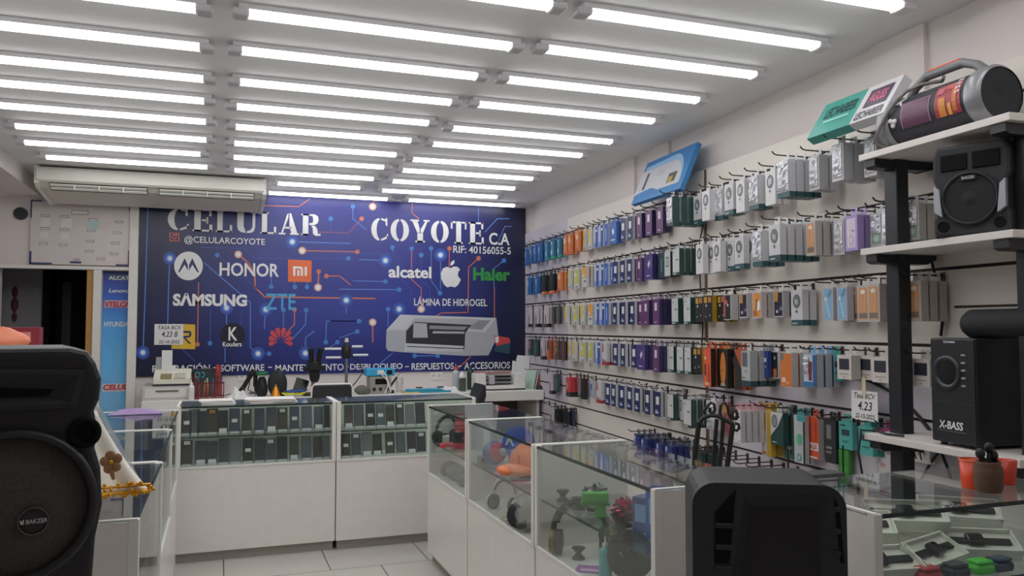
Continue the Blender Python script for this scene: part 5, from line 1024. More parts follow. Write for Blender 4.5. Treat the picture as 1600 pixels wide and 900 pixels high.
# ------------------------------------------------------------------ flat boxes resting on the top hooks
def lean_box(label, pts, off_b, off_t, z_b, ht, thick, build):
    (u0, u1) = pts
    a, b = solve(u0, z_b, off_b), solve(u1, z_b, off_b); L = (a-b).length; mid = (a+b)/2
    t = thing('flat_box', label, 'box', (mid.x, mid.y, z_b), WRZ)
    ang = math.asin(min(.95, (off_b-off_t)/ht)); build(t, L, ht, thick, Matrix.Rotation(-ang, 4, 'X')); return t
def bluebox(t, L, h, th, R):
    BB, WW = C('2f6ea6'), C('a9aab0')
    mb = MB(); mb.X = R; mb.box(-L/2, L/2, 0, th, 0, h, BB, .003); mb.build('carton', t)
    mb = MB(); mb.X = R @ frame((-L/2, -.001, 0)); n = 14
    arc = lambda s: [(L*(.66+.26*s*math.cos(a)), h*(.16+.62*s*math.sin(a)), 0) for a in [PI/2-PI/2*k/n for k in range(n+1)]]
    P = [(L*.0, h*.16), (L*.0, h*.78)]+[(x, y) for x, y, _ in arc(1)]
    mb.poly([(x, y, .0006) for x, y in [(L*.05, h*.16), (L*.05, h*.86)]+[(x, y*1.1) for x, y, _ in arc(1.06)]], C('7aa2c4'))
    mb.poly([(x, y, .0012) for x, y in [(0, h*.17), (0, h*.76)]+[(x, y) for x, y, _ in arc(.97)]], WW)
    mb.poly([(0, h*.17, .0018), (L*.5, h*.17, .0018), (L*.36, h*.26, .0018), (L*.18, h*.24, .0018), (0, h*.19, .0018)], BB)
    mb.poly([(L*.14, h*.28, .002), (L*.19, h*.28, .002), (L*.19, h*.68, .002), (L*.14, h*.68, .002)], C('4a4c52'))
    mb.poly([(L*.66, h*.24, .002), (L*.82, h*.24, .002), (L*.82, h*.46, .002), (L*.66, h*.46, .002)], C('4e4a42')); mb.poly([(L*.68, h*.25, .0026), (L*.76, h*.25, .0026), (L*.76, h*.38, .0026), (L*.68, h*.38, .0026)], C('a08c4a'))
    for k in range(4): mb.poly([(L*.38, h*(.52+.035*k), .002), (L*.52, h*(.52+.035*k), .002), (L*.52, h*(.527+.035*k), .002), (L*.38, h*(.527+.035*k), .002)], C('8e9096'))
    mb.build('front_print', t)
lean_box('flat blue carton with a white tablet picture leaning on the top hooks', (986, 1062), .19, .06, ROWZ[0]+.0, .33, .035, bluebox)
def greenbox(t, L, h, th, R):
    mb = MB(); mb.X = R; mb.box(-L/2, L*.08, 0, th, 0, h, C('2f8276'), .002); mb.box(L*.08, L/2, 0, th, 0, h, C('aaa7ac'), .002); mb.build('carton', t)
    mb = MB(); mb.X = R @ frame((0, -.001, 0))
    mb.text('LECHABEER', -L*.40, L*.03, h*.48, h*.78, C('143a36'), .001, bold=.02, shear=.1); mb.poly([(-L*.36, h*.34, .001), (-L*.02, h*.34, .001), (-L*.02, h*.40, .001), (-L*.36, h*.40, .001)], C('7ab0a6'))
    mb.poly([(L*.16, h*.36, .001), (L*.44, h*.36, .001), (L*.44, h*.84, .001), (L*.16, h*.84, .001)], C('3b2b44')); mb.text('AGUSS', L*.20, L*.40, h*.47, h*.74, C('c0506a'), .002, bold=.02)
    mb.text('LECHABEER', L*.12, L*.46, h*.06, h*.27, C('3a3a40'), .001, bold=.02); mb.build('front_print', t)
lean_box('long green and white carton lying on the top hooks before the black post', (1260, 1380), .31, .20, ROWZ[0]-.012, .20, .045, greenbox)
# ------------------------------------------------------------------ black post with white shelves
BP = M('17191d', .4, spec=.5)
pc = onwall(1404, 450, .19)
sh = thing('shelf_unit', 'black steel shelf unit with three white shelves by the right wall', 'shelf unit', (pc.x, pc.y, 0), WRZ)
yn = onwall(1585, 174, .30).y; SL = (pc.y-yn)
ztop = [2.15, 1.765, 1.022]
for k, nm in ((.0, 'post'), (SL-.04, 'post')):
    mb = MB(); mb.box(k-.036, k+.036, -.03, .03, 0 if k == 0 else .985, 2.38 if k == 0 else 2.12, BP, .006); o = mb.build('post', sh)
    if k == 0: mb = MB(); mb.box(k-.07, k+.07, -.14, .17, 0, .03, BP, .006); mb.build('foot_plate', o)
    for z in ztop:
        mb = MB(); mb.prism([(-.13, z-.028), (-.13, z-.056), (-.11, z-.064), (.12, z-.064), (.165, z-.045), (.165, z-.028)], k-.03, k+.03, BP)
        for v in mb.bm.verts: v.co = Vector((v.co.y, v.co.x, v.co.z))
        mb.build('bracket_arm', sh)
for z in ztop:
    mb = MB(); mb.box(-.05, SL+.015, -.14, -.032, z-.026, z, WHITE2, .002); mb.box(-.05, SL+.015, .032, .172, z-.026, z, WHITE2, .002); mb.box(.038, SL-.08, -.032, .032, z-.026, z, WHITE2); mb.box(-.05, -.038, -.032, .032, z-.026, z, WHITE2)
    mb.build('shelf', sh)
def shp(k, o, z): # a point on the shelf unit: k along it towards the viewer, o out from the post line (negative = towards the aisle)
    return Matrix.Translation((pc.x, pc.y, 0)) @ Matrix.Rotation(WRZ, 4, 'Z') @ Vector((k, o, z))
# boombox
rb_ = .105
t = thing('boombox', 'big round portable boombox with flame print on the top shelf', 'speaker', shp(.275, -.02, ztop[0]+.003), WRZ)
BL_ = .25; GM = M('6a6b6e', .35, .3)
def cylx(mb, prof, m, cz=rb_, caps=False): mb.lathe([(r_, h_) for r_, h_ in prof], m, (0, 0, cz), 'x', 32, caps=caps)
mb = MB(); cylx(mb, [(rb_*.93, -BL_*.80), (rb_*.93, BL_*.72)], M('1f1f26', .5)); mb.build('drum', t)
for s in (-1, 1):
    mb = MB(); cylx(mb, [(rb_*.95, s*BL_*.72), (rb_, s*BL_*.76), (rb_, s*BL_*.96), (rb_*.9, s*BL_)][::s], GM); mb.build('end_ring', t)
    mb = MB(); cylx(mb, [(rb_*.88, s*BL_*.985), (rb_*.5, s*BL_*1.0), (.0005, s*BL_*.95)][::s], M('16181d', .6)); o = mb.build('woofer', t)
mb = MB(); mb.tube([(-.17, 0, rb_*1.85), (-.14, 0, rb_*2.2), (-.08, 0, rb_*2.5), (.09, 0, rb_*2.5), (.15, 0, rb_*2.25), (.19, 0, rb_*1.9)], [.016, .017, .018, .018, .017, .018], M('56575a', .4), 10); mb.build('handle', t)
mb = MB(); mb.box(-.07, .08, -.012, .012, rb_*2.5+.010, rb_*2.5+.02, M('a84a34', .5), .004); mb.build('handle_stripe', t)
def onDrum(x, a, l=0): r_ = rb_*.935+l; return (x, -r_*math.cos(a), rb_+r_*math.sin(a))
mb = MB()
def patch(x0, x1, a0, a1, m, l=.001, n=8): 
    for k in range(n):
        b0, b1 = a0+(a1-a0)*k/n, a0+(a1-a0)*(k+1)/n; mb.poly([onDrum(x0, b0, l), onDrum(x1, b0, l), onDrum(x1, b1, l), onDrum(x0, b1, l)], m, True)
patch(-.115, .025, -.5, .52, C('8f6a84')); patch(-.11, .02, -.5, .49, C('532f48'), .002)
patch(.05, .165, -.5, .75, C('8a3038'))
for x0, x1, a0, a1, c in ((.07, .1, -.5, .2, 'b8702c'), (.13, .15, -.4, .5, 'b05a34'), (.11, .125, -.5, -.05, 'c08a3c'), (.06, .09, .35, .6, 'a04a5a'), (.1, .14, .45, .7, '9c3a3a')): patch(x0, x1, a0, a1, C(c), .0025, 5)
mb.build('flame_print', t)
mb = MB()
for x, a in ((-.155, -.25), (-.145, -.1), (-.165, -.05)): mb.ball(onDrum(x, a, .001), .010, C('b8b4b8'), seg=8, rings=6)
for p0, p1 in (((-.15, .62), (-.115, .9)), ((-.17, .6), (-.13, .62)), ((-.13, .65), (-.12, .45))): mb.tube([onDrum(*p0, .002), onDrum(*p1, .002)], .004, C('b8b4b8'), 6)
for k, ch in enumerate('BASS'):
    a = .78-k*.17; mb.X = frame(onDrum(.165, a, .003), (0, math.sin(a), math.cos(a)), (1, 0, 0)) if False else Matrix.Identity(4)
    F_ = Matrix((Vector((0, -math.sin(a), -math.cos(a))), Vector((1, 0, 0)), Vector((0, -math.cos(a), math.sin(a))))).transposed().to_4x4(); F_.translation = Vector(onDrum(.14, a, .003))
    mb.X = F_; mb.text(ch, -.006, .006, 0, .022, C('c4b8b8'), 0, bold=.02)
mb.build('white_print', t)
mb = MB(); mb.tube([(-.21, -.03, .0)]+[(-.235+.03*k, -.12*math.cos(k*.25)*(1 if k < 5 else .8), .03+.2*math.sin(min(PI/2, k*.28))) for k in range(0, 8)]+[(.03, -.03, .225)], .007, M('5c5a58', .5), 8); mb.build('grey_cord', t)
# party speaker on the middle shelf
def party_speaker(label, loc, rz, w_, d_, h_, name='party_speaker'):
    t = thing(name, label, 'speaker', loc, rz)
    out = [(-.42, 0), (.42, 0), (.5, .05), (.5, .2), (.46, .27), (.46, .56), (.5, .64), (.5, .90), (.44, 1.0), (-.44, 1.0), (-.5, .90), (-.5, .64), (-.46, .56), (-.46, .27), (-.5, .2), (-.5, .05)]
    mb = MB(); mb.prism([(x*w_, z*h_) for x, z in out], -d_/2, d_/2, BLK2, .012); mb.build('cabinet', t)
    for x0, x1 in ((-.38, -.03), (.03, .38)):
        mb = MB(); mb.box(x0*w_, x1*w_, -d_/2-.006, -d_/2+.002, .72*h_, .9*h_, DARK, .004); mb.build('horn', t)
    mb = MB(); mb.lathe([(.36*w_, -d_/2), (.37*w_, -d_/2-.014), (.34*w_, -d_/2-.016), (.32*w_, -d_/2-.006)], BLK, (0, 0, .40*h_), 'y', 28, caps=False); mb.build('ring', t)
    mb = MB(); mb.lathe([(.32*w_, -d_/2-.008), (.2*w_, -d_/2-.003), (.1*w_, -d_/2-.008), (.0005, -d_/2-.012)], M('111214', .7), (0, 0, .40*h_), 'y', 28); mb.build('woofer', t)
    mb = MB(); mb.X = frame((0, -d_/2-.017, .62*h_)); mb.box(-.10*w_, .10*w_, -.008, .008, -.001, .001, BLKG); mb.text('BAKZER', -.08*w_, .08*w_, -.005, .005, M('8f8f92', .4), .002, bold=.02); mb.build('badge', t)
    for s in (-1, 1):
        mb = MB(); mb.prism([(s*.35*w_, .22*h_), (s*.455*w_, .28*h_), (s*.455*w_, .57*h_), (s*.385*w_, .52*h_)], -d_/2-.018, -d_/2+.002, M('8a8c92', .25, .4)); mb.build('side_light', t)
        mb = MB(); mb.lathe([(.075*w_, -d_/2-.004), (.06*w_, -d_/2-.006), (.05*w_, -d_/2+.01)], DARK, (s*.36*w_, 0, .12*h_), 'y'); mb.build('bass_port', t)
    mb = MB(); mb.box(-.3*w_, .3*w_, -.02, .02, h_-.004, h_+.012, BLK, .008); mb.build('carry_handle', t)
    return t
party_speaker('black party speaker with silver side lights on the middle shelf', shp(.43, -.02, ztop[1]), WRZ+.40, .255, .2, .325)
# subwoofer
sf = .30
y0s, y1s = onwall(1456, 600, sf).y, onwall(1527, 600, sf).y
ks = ((pc.y-y0s)+(pc.y-y1s))/2; wS = (y0s-y1s)
hS = onwall(1456, 528, sf).z-ztop[2]
t = thing('subwoofer', 'tall black subwoofer cabinet reading X-BASS on the lowest shelf', 'subwoofer', shp(ks, .05, ztop[2]), WRZ)
SB = M('151619', .45)
mb = MB(); mb.box(-wS/2, wS/2, -.155, .11, .012, hS, SB, .004); mb.build('cabinet', t)
mb = MB(); mb.box(-wS/2+.004, wS/2-.004, -.160, -.154, .015, hS-.004, M('1b1d20', .35), .002); o = mb.build('front_panel', t)
mb = MB(); mb.box(-wS/2+.004, wS/2-.004, -.1612, -.1598, hS*.40, hS*.404, M('33363a', .4)); mb.build('panel_line', o)
mb = MB(); mb.lathe([(.062, -.160), (.06, -.168), (.045, -.164), (.04, -.15), (.005, -.135)], M('26282c', .3), (-.022, 0, hS*.68), 'y', 28); mb.build('bass_port', t)
mb = MB(); mb.X = frame((0, -.1605, 0)); LT = M('b0b0b0', .4)
mb.text('X-BASS', -.062, .045, hS*.16, hS*.235, LT, .002, bold=.03, shear=.12); mb.poly([(-.07, hS*.138, .002), (.06, hS*.138, .002), (.06, hS*.146, .002), (-.07, hS*.146, .002)], M('4c4e50', .4)); mb.text('TSHAMA', -.035, .02, hS*.955, hS*.975, LT, .002, bold=.02)
mb.build('lettering', t)
for i in range(5):
    mb = MB(); mb.box(.045, .062, -.166, -.16, hS*(.56+.07*i), hS*(.566+.07*i)+.004, M('77797c', .3)); mb.build('button', t)
for sx in (-1, 1):
    for sy in (-.13, .09):
        mb = MB(); mb.lathe([(.012, 0), (.012, .014)], BLK2, (sx*wS*.36, sy, 0)); mb.build('foot', t)
cp = shp(ks+.13, -.0, ztop[2]+hS+.052)
t = thing('cylinder_speaker', 'black cylindrical speaker lying on top of the subwoofer', 'speaker', cp, WRZ)
mb = MB(); mb.lathe([(.02, -.165), (.04, -.16), (.052, -.14), (.052, .17), (.04, .185), (.02, .19)], M('17191b', .75, bump=.3), (0, 0, 0), 'x', 24); mb.build('body', t)
mb = MB(); mb.lathe([(.05, .15), (.0535, .155), (.0535, .16), (.05, .165)], BLKG, (0, 0, 0), 'x', 24, caps=False); mb.build('end_ring', t)
# wall socket with plugs under the shelf, wires
p = onwall(1440, 705, .02); t = thing('wall_socket', 'large white wall socket with black plugs under the lowest shelf', 'power outlet', (wallx(p.y, .012), p.y, p.z), WRZ)
mb = MB(); mb.box(-.065, .065, -.03, 0, -.045, .045, CREAM, .004); mb.build('plate', t)
for k, x in enumerate((-.03, .0, .03)):
    mb = MB(); mb.box(x-.009, x+.009, -.05, -.03, .0, .022, BLK, .004); mb.tube([(x, -.045, .0), (x+.003, -.04, -.03)], .003, BLK); mb.build('plug', t)
def wire(label, pts, rr=.006, off=.03): 
    mb = MB(); P = [onwall(u, v, o if o else off) for u, v, o in pts]; Q = []
    for i in range(len(P)-1):
        a, b, c, d = P[max(i-1, 0)], P[i], P[i+1], P[min(i+2, len(P)-1)]
        for k in range(6):
            s = k/6; Q.append(.5*((2*b)+(c-a)*s+(2*a-5*b+4*c-d)*s*s+(3*b-a-3*c+d)*s**3))
    Q.append(P[-1]); mb.tube(Q, rr, BLK, 6); return mono(mb, 'wire', label, 'cable')
wire('black wire hanging from the middle shelf down the wall', [(1455, 405, .04), (1461, 430, .03), (1470, 455, .025), (1474, 480, .025), (1470, 525, .025)])
wire('black wire looping from under the top shelf to the middle shelf', [(1412, 262, .08), (1430, 270, .06), (1460, 264, .05), (1472, 278, .04), (1476, 320, .03), (1466, 375, .03), (1452, 394, .025)])
wire('black wire running down behind the black post below white watch boxes', [(1300, 588, .02), (1345, 592, .02), (1372, 602, .02), (1400, 618, .02), (1430, 645, .02), (1460, 682, .02)], .007)
wire('black wire dropping from the socket towards the foreground case', [(1440, 748, .03), (1455, 722, .03), (1468, 706, .03), (1478, 700, .03)])
wire('black wire hanging right of the socket', [(1466, 698, .03), (1474, 715, .03), (1482, 735, .03), (1486, 748, .03)])
wire('thin black wire hanging beside the brown joint of the wall', [(1100, 345, .035), (1094, 375, .03), (1092, 400, .03), (1094, 440, .03), (1096, 480, .03), (1098, 520, .03), (1093, 560, .03)], .005)
mb = MB(); q = [shp(-.04, -.08, ztop[2]+.006), shp(.05, -.12, ztop[2]+.007), shp(.12, -.1, ztop[2]+.007)]
mb.tube([shp(-.03, -.17, ztop[2]-.16), shp(-.055, -.165, ztop[2]-.08), shp(-.055, -.15, ztop[2]+.01)]+q, .005, BLK, 6); mono(mb, 'wire', 'black wire looping over the left end of the lowest shelf', 'cable')
p = onwall(1352, 634, .10); note('rate_note', 'handwritten white rate note taped to the wall above the turquoise bags', (wallx(p.y, .10), p.y+.005, p.z), WRZ, .165, .13, 'Tasa BCV', '4.23', '22-10-2022', True)
# red cup and brown jar on the foreground case
def case_pt(u, v): return at(u, v, 2, ZT+.002)
t = thing('cup', 'translucent orange red plastic cup on the foreground case', 'cup', (2.13, 2.12, ZT+.001)); p = at(1521, 742, 1, 2.05)
p = at(1522, 762, 2, ZT+.001); t.location = (p.x, p.y, ZT+.001)
mb = MB(); mb.lathe([(.034, 0), (.040, .085), (.037, .085), (.031, .004)], M('c23e1c', .3, k=.7), seg=24, caps=False); mb.lathe([(.034, 0), (.001, .002)], M('c23e1c', .3, k=.7)); mb.build('wall', t)
mb = MB(); mb.lathe([(.040, .082), (.042, .087), (.037, .087)], M('c8502e', .2), seg=24, caps=False); mb.build('rim', t)
p = at(1545, 768, 2, ZT+.001); t = thing('jar', 'brown clay jar with dark figurines standing in front of the orange cup', 'jar', (p.x, p.y, ZT+.001))
mb = MB(); mb.lathe([(.034, 0), (.040, .02), (.040, .07), (.034, .082), (.036, .09), (.029, .09), (.029, .05)], M('473326', .6, bump=.3), seg=24); mb.build('body', t)
for x, h in ((-.03, .135), (.005, .15), (.022, .125)):
    mb = MB(); mb.tube([(x*.5, 0, .06), (x, .0, h-.03)], [.008, .006], BLK); mb.ball((x, 0, h-.02), .014, BLK, (1, 1, 1.2), 10, 8); mb.tube([(x, 0, h-.03), (x+.02, 0, h-.04)], .005, BLK, 6); mb.build('figurine', t)
p = at(1570, 756, 2, ZT+.001); t = thing('cup', 'second orange red cup half hidden right of the clay jar', 'cup', (p.x, p.y, ZT+.001)); mb = MB(); mb.lathe([(.03, 0), (.036, .075), (.033, .075), (.028, .004)], M('a83420', .3, k=.7), seg=20, caps=False); mb.lathe([(.03, 0), (.001, .002)], M('a83420', .3, k=.7)); mb.build('wall', t)
# acrylic tray at the back of the foreground case
t = thing('phone_stand', 'low dark wire stand on the back of the foreground case', 'stand', (1.83, 2.2, ZT+.001))
mb = MB(); mb.box(-.10, .12, -.04, .03, 0, .012, M('3c3e40', .4)); mb.build('base', t)
for x in (-.1, .12):
    mb = MB(); mb.tube([(x, -.03, .01), (x, -.03, .10)], .003, BLK, 6); mb.build('upright', t)
# ------------------------------------------------------------------ wrought iron bar chair behind the aisle cases
px_, py_ = onwall(1122, 700, .62).x, onwall(1122, 700, .62).y
t = thing('bar_chair', 'black wrought iron bar chair with scrolled back behind the cases', 'chair', (px_, py_, 0), -.6)
def ip(u, v, y=0):                               # the chair back is a plane facing the viewer
    q = ray(u, v); n = Vector((math.sin(.6)*-1, -math.cos(.6), 0)); o_ = Vector((px_, py_, 0)); s = n.dot(o_-CAMP)/n.dot(q); w_ = CAMP+q*s
    l = Matrix.Rotation(.6, 4, 'Z') @ (w_-o_); return (l.x, l.y+y, l.z)
IR = M('161616', .45)
zs_ = .73
for i, (a, b) in enumerate((((1092, 660), (1084, 730)), ((1120, 655), (1114, 730)), ((1130, 655), (1125, 730)), ((1145, 663), (1136, 730)))):
    A, B = Vector(ip(*a)), Vector(ip(*b)); B2 = A+(B-A)*((A.z-zs_+.0)/(A.z-B.z)); mb = MB(); mb.tube([A, B2], .012 if i in (0, 3) else .009, IR); mb.build('back_bar', t)
mb = MB(); mb.tube([ip(1091, 662), ip(1099, 653), ip(1110, 649), ip(1122, 650), ip(1130, 655), ip(1140, 660), ip(1147, 662)], .010, IR); mb.build('top_rail', t)
def spiral(pts, nm='scroll'):
    mb = MB(); mb.tube([ip(u, v) for u, v in pts], .007, IR, 8); mb.build(nm, t)
spiral([(1098, 645), (1104, 636), (1111, 629), (1116, 632), (1117, 641), (1113, 647), (1109, 643), (1109, 637)])
spiral([(1128, 655), (1125, 645), (1126, 634), (1132, 629), (1137, 636), (1139, 648), (1144, 655), (1150, 655), (1154, 650)])
spiral([(1147, 656), (1144, 648), (1146, 641), (1150, 641), (1152, 648), (1150, 654)])
spiral([(1148, 661), (1154, 663), (1155, 669), (1151, 673), (1147, 671)])
sc_ = (Vector(ip(1092, 700))+Vector(ip(1140, 700)))/2; ww = abs(ip(1140, 700)[0]-ip(1092, 700)[0])
mb = MB(); mb.lathe([(.12, zs_-.04), (.185, zs_-.03), (.19, zs_-.01), (.17, zs_)], M('6a5f55', .9, bump=.8, var=.3, scale=60), (sc_.x, .17, 0), seg=28); mb.build('woven_seat', t)
for sx, sy in ((-.14, .05), (.14, .05), (-.14, .3), (.14, .3)):
    mb = MB(); mb.tube([(sc_.x+sx*.8, sy, zs_-.04), (sc_.x+sx*1.2, sy+(.03 if sy > .2 else -.03), 0)], .012, IR); mb.build('leg', t)
mb = MB(); mb.tube([(sc_.x+.15*math.cos(k*PI/8), .175+.15*math.sin(k*PI/8), .32) for k in range(16)], .007, IR, 6, True); mb.build('foot_ring', t)
# ------------------------------------------------------------------ loudspeakers in the foreground
MESH = M('4a4643', .7, .3, var=.5, scale=260, bump=.8)
YS = 1.5; c0 = at(17, 700, 1, YS); SR = math.radians(12)
nrm = Vector((math.sin(SR), -math.cos(SR), 0)); o0 = Vector((c0.x, YS, 0))
zb = .955
t = thing('party_speaker', 'big black party speaker with a round grille in the left foreground', 'speaker', (c0.x, YS, zb), SR)
def fp(u, v):
    q = ray(u, v); s = nrm.dot(o0-CAMP)/nrm.dot(q); l = Matrix.Rotation(-SR, 4, 'Z') @ (CAMP+q*s-o0); return l.x, l.z-zb
R_ = [(122, 930), (143, 900), (150, 841), (161, 790), (158, 731), (149, 701), (153, 672), (148, 642), (156, 625), (159.5, 592), (150, 566), (138, 549), (110, 543)]
rp = [fp(u, v) for u, v in R_]; rp[0] = (rp[0][0]-.0, 0.0); rp[1] = (rp[1][0], .03)
top = rp[-1][1]
out = rp+[(-x, z) for x, z in rp[::-1]]
mb = MB(); mb.prism(out, 0, .27, M('1b1b1d', .5, bump=.15), .014, 3); mb.build('cabinet', t)
def ring3(mb, cx, cz, prof, m, seg=40): mb.lathe(prof, m, (cx, 0, cz), 'y', seg, caps=False)
gx, gz = fp(17, 792); gr = fp(152, 792)[0]-gx
gz = max(gz, gr+.006)
mb = MB(); ring3(mb, gx, gz, [(gr, .002), (gr, -.02), (gr*.93, -.026), (gr*.88, -.01)], M('202022', .45)); mb.build('grille_ring', t)
mb = MB(); mb.lathe([(gr*.90, -.006), (gr*.82, -.014), (gr*.5, -.024), (.004, -.028)], MESH, (gx, 0, gz), 'y', 40); mb.build('grille', t)
bx, bz = fp(51, 808); br = fp(75, 808)[0]-bx
mb = MB(); mb.lathe([(br, -.020), (br, -.030), (br*.9, -.032), (.003, -.032)], M('1a1a1c', .3), (bx, 0, bz), 'y', 32); o = mb.build('badge', t)
mb = MB(); ring3(mb, bx, bz, [(br, -.031), (br*1.0, -.034), (br*.93, -.034), (br*.93, -.031)], M('4a4a4a', .4), 32); mb.build('badge_ring', o)
mb = MB(); mb.X = frame((bx, -.0325, bz)); mb.text('BAKZER', -br*.45, br*.92, -br*.16, br*.16, M('9a9a9c', .4), .001, bold=.02, shear=0); mb.disc(-br*.7, -br*.05, br*.13, M('9a9a9c', .4), .001); mb.disc(-br*.82, br*.1, br*.06, M('9a9a9c', .4), .001); mb.disc(-br*.62, br*.12, br*.06, M('9a9a9c', .4), .001); mb.build('lettering', o)
# horn mouth: a recess framed by a raised rim
A, B, C_, D = fp(-100, 575), fp(134, 578), fp(118, 636), fp(-84, 650)
hx = B[0]; rim = [(-hx, A[1]), (hx, B[1]), (C_[0], C_[1]), (-C_[0], C_[1])]
mb = MB(); inn = [(x*.9, z+(-.006 if i < 2 else .008)) for i, (x, z) in enumerate(rim)]; deep = [(x*.55, z+(-.03 if i < 2 else .02)) for i, (x, z) in enumerate(rim)]
for lo, hi, y0, y1 in ((rim, inn, -.014, -.016), (inn, deep, -.016, -.004)):
    for i in range(4):
        j = (i+1) % 4; mb.poly([(lo[i][0], y0, lo[i][1]), (lo[j][0], y0, lo[j][1]), (hi[j][0], y1, hi[j][1]), (hi[i][0], y1, hi[i][1])], BLK2)
for i in range(4):
    j = (i+1) % 4; mb.poly([(rim[i][0], .002, rim[i][1]), (rim[j][0], .002, rim[j][1]), (rim[j][0], -.014, rim[j][1]), (rim[i][0], -.014, rim[i][1])], BLK2)
mb.poly([(x, -.004, z) for x, z in deep], DARK); mb.build('horn', t)
for s in (-1, 1):
    p_ = fp(131, 675); mb = MB(); mb.lathe([(.022, .0), (.026, -.010), (.018, -.012), (.014, -.002)], DARK, (s*p_[0], 0, p_[1]), 'y', 20); mb.build('bass_port', t)
t2 = thing('speaker_stand', 'low black plinth carrying the party speaker in the left foreground', 'stand', (c0.x, YS, 0), SR)
mb = MB(); mb.box(-.12, .12, .03, .25, zb-.03, zb-.001, BLK2, .004); mb.build('top_plate', t2); mb = MB(); mb.cyl((0, .14, .03), (0, .14, zb-.03), .035, BLK); mb.build('column', t2); mb = MB(); mb.lathe([(.17, 0), (.17, .02), (.04, .035)], BLK2, (0, .14, 0)); mb.build('foot', t2)
# trolley speaker seen from the back, right foreground
YT = 1.60; T0 = at(1196, 800, 1, YT); TR = math.radians(-27); nrm2 = Vector((math.sin(TR), -math.cos(TR), 0)); o2 = Vector((T0.x, YT, 0))
def tp(u, v):
    q = ray(u, v); s = nrm2.dot(o2-CAMP)/nrm2.dot(q); l = Matrix.Rotation(-TR, 4, 'Z') @ (CAMP+q*s-o2); return l.x, l.z
t = thing('trolley_speaker', 'tall black trolley speaker seen close up before the aisle cases', 'speaker', (T0.x, YT, 0), TR)
xl, xr = tp(1082, 850)[0], tp(1324, 850)[0]; cx_ = (xl+xr)/2; hw = (xr-xl)/2; zt2 = tp(1196, 756)[1]
n = 6; rad = .055
cor = lambda sx: [(cx_+sx*(hw-rad+rad*math.cos(a)), zt2-rad+rad*math.sin(a)) for a in [k*PI/2/n for k in range(n+1)]]
out = [(cx_+hw, .09)]+cor(1)+cor(-1)[::-1]+[(cx_-hw, .09)]
TB = M('1e1f21', .5, bump=.12)
mb = MB(); mb.prism([(cx_+(x-cx_)*.97, z-.004) for x, z in out], .02, .27, TB, .02, 3); mb.build('cabinet', t)
# front frame: rim with a tall tapering recess
a0, a1, b0, b1 = tp(1162, 774), tp(1294, 772), tp(1128, 930), tp(1318, 930)
sl = (b0[0]-a0[0])/(b0[1]-a0[1]); sr_ = (b1[0]-a1[0])/(b1[1]-a1[1])
lowz = .42; TL, TR_ = (a0[0], a0[1]), (a1[0], a1[1]); BL3, BR3 = (a0[0]+sl*(lowz-a0[1]), lowz), (a1[0]+sr_*(lowz-a1[1]), lowz)
BL3 = (max(BL3[0], cx_-hw+.02), lowz); BR3 = (min(BR3[0], cx_+hw-.02), lowz)
mb = MB(); loop = [TL, TR_, BR3, BL3]
ol = cor(1)[::-1]  # right corner from top to side
outer = [(cx_-hw+rad, zt2), (cx_+hw-rad, zt2)]
def strip(p, q, y0=0, y1=0): mb.poly([(p[0][0], y0, p[0][1]), (p[1][0], y0, p[1][1]), (q[1][0], y1, q[1][1]), (q[0][0], y1, q[0][1])], TB)
strip([(cx_-hw+rad, zt2), (cx_+hw-rad, zt2)], [TL, TR_])
for s_, pin, pb in ((1, TR_, BR3), (-1, TL, BL3)):
    cs = cor(s_)
    for k in range(n): mb.poly([(cs[k][0], 0, cs[k][1]), (cs[k+1][0], 0, cs[k+1][1]), (pin[0], 0, pin[1])], TB)
    mb.poly([(cx_+s_*hw, 0, zt2-rad), (pin[0], 0, pin[1]), (pb[0], 0, pb[1]), (cx_+s_*hw, 0, lowz)], TB)
mb.poly([(cx_-hw, 0, lowz), (cx_+hw, 0, lowz), (cx_+hw, 0, .09), (cx_-hw, 0, .09)], TB)
for a_, b_ in zip(out, out[1:]): mb.poly([(a_[0], 0, a_[1]), (b_[0], 0, b_[1]), (cx_+(b_[0]-cx_)*.98, .05, b_[1]-.002), (cx_+(a_[0]-cx_)*.98, .05, a_[1]-.002)], TB, True)
mb.build('front_frame', t)
mb = MB(); ins = [(x+(.02 if i in (0, 3) else -.02), z+(-.03 if i < 2 else .03)) for i, (x, z) in enumerate(loop)]
for i in range(4):
    j = (i+1) % 4; mb.poly([(loop[i][0], 0, loop[i][1]), (loop[j][0], 0, loop[j][1]), (ins[j][0], .019, ins[j][1]), (ins[i][0], .019, ins[i][1])], BLK2)
mb.poly([(x, .019, z) for x, z in ins], M('131314', .6)); mb.build('horn_recess', t)
for s_, u0, v0, u1, v1 in ((-1, 1114, 795, 1146, 765), (1, 1299, 790, 1312, 772)):
    q = [tp(1117, 800), tp(1150, 764), tp(1140, 880), tp(1116, 880)] if s_ < 0 else [tp(1302, 775), tp(1312, 795), tp(1319, 880), tp(1313, 880)]
    mb = MB(); mb.poly([(x, -.0015, z) for x, z in q], DARK); o = mb.build('side_vent', t)
    for k in range(3):
        z = q[0][1]-.03-.05*k; xs_ = sorted((q[0][0] if s_ < 0 else q[1][0], (q[1][0]+q[2][0])/2 if s_ < 0 else q[0][0])); mb = MB(); mb.box(xs_[0], xs_[1], -.008, -.002, z-.006, z+.006, BLK2, .003); mb.build('vent_rib', o)
mb = MB(); mb.lathe([(.13, .0), (.15, -.012), (.12, -.014), (.11, 0)], BLK2, (cx_, 0, .27), 'y', 32, caps=False); mb.lathe([(.12, -.003), (.004, -.012)], MESH, (cx_, 0, .27), 'y', 32); mb.build('woofer', t)
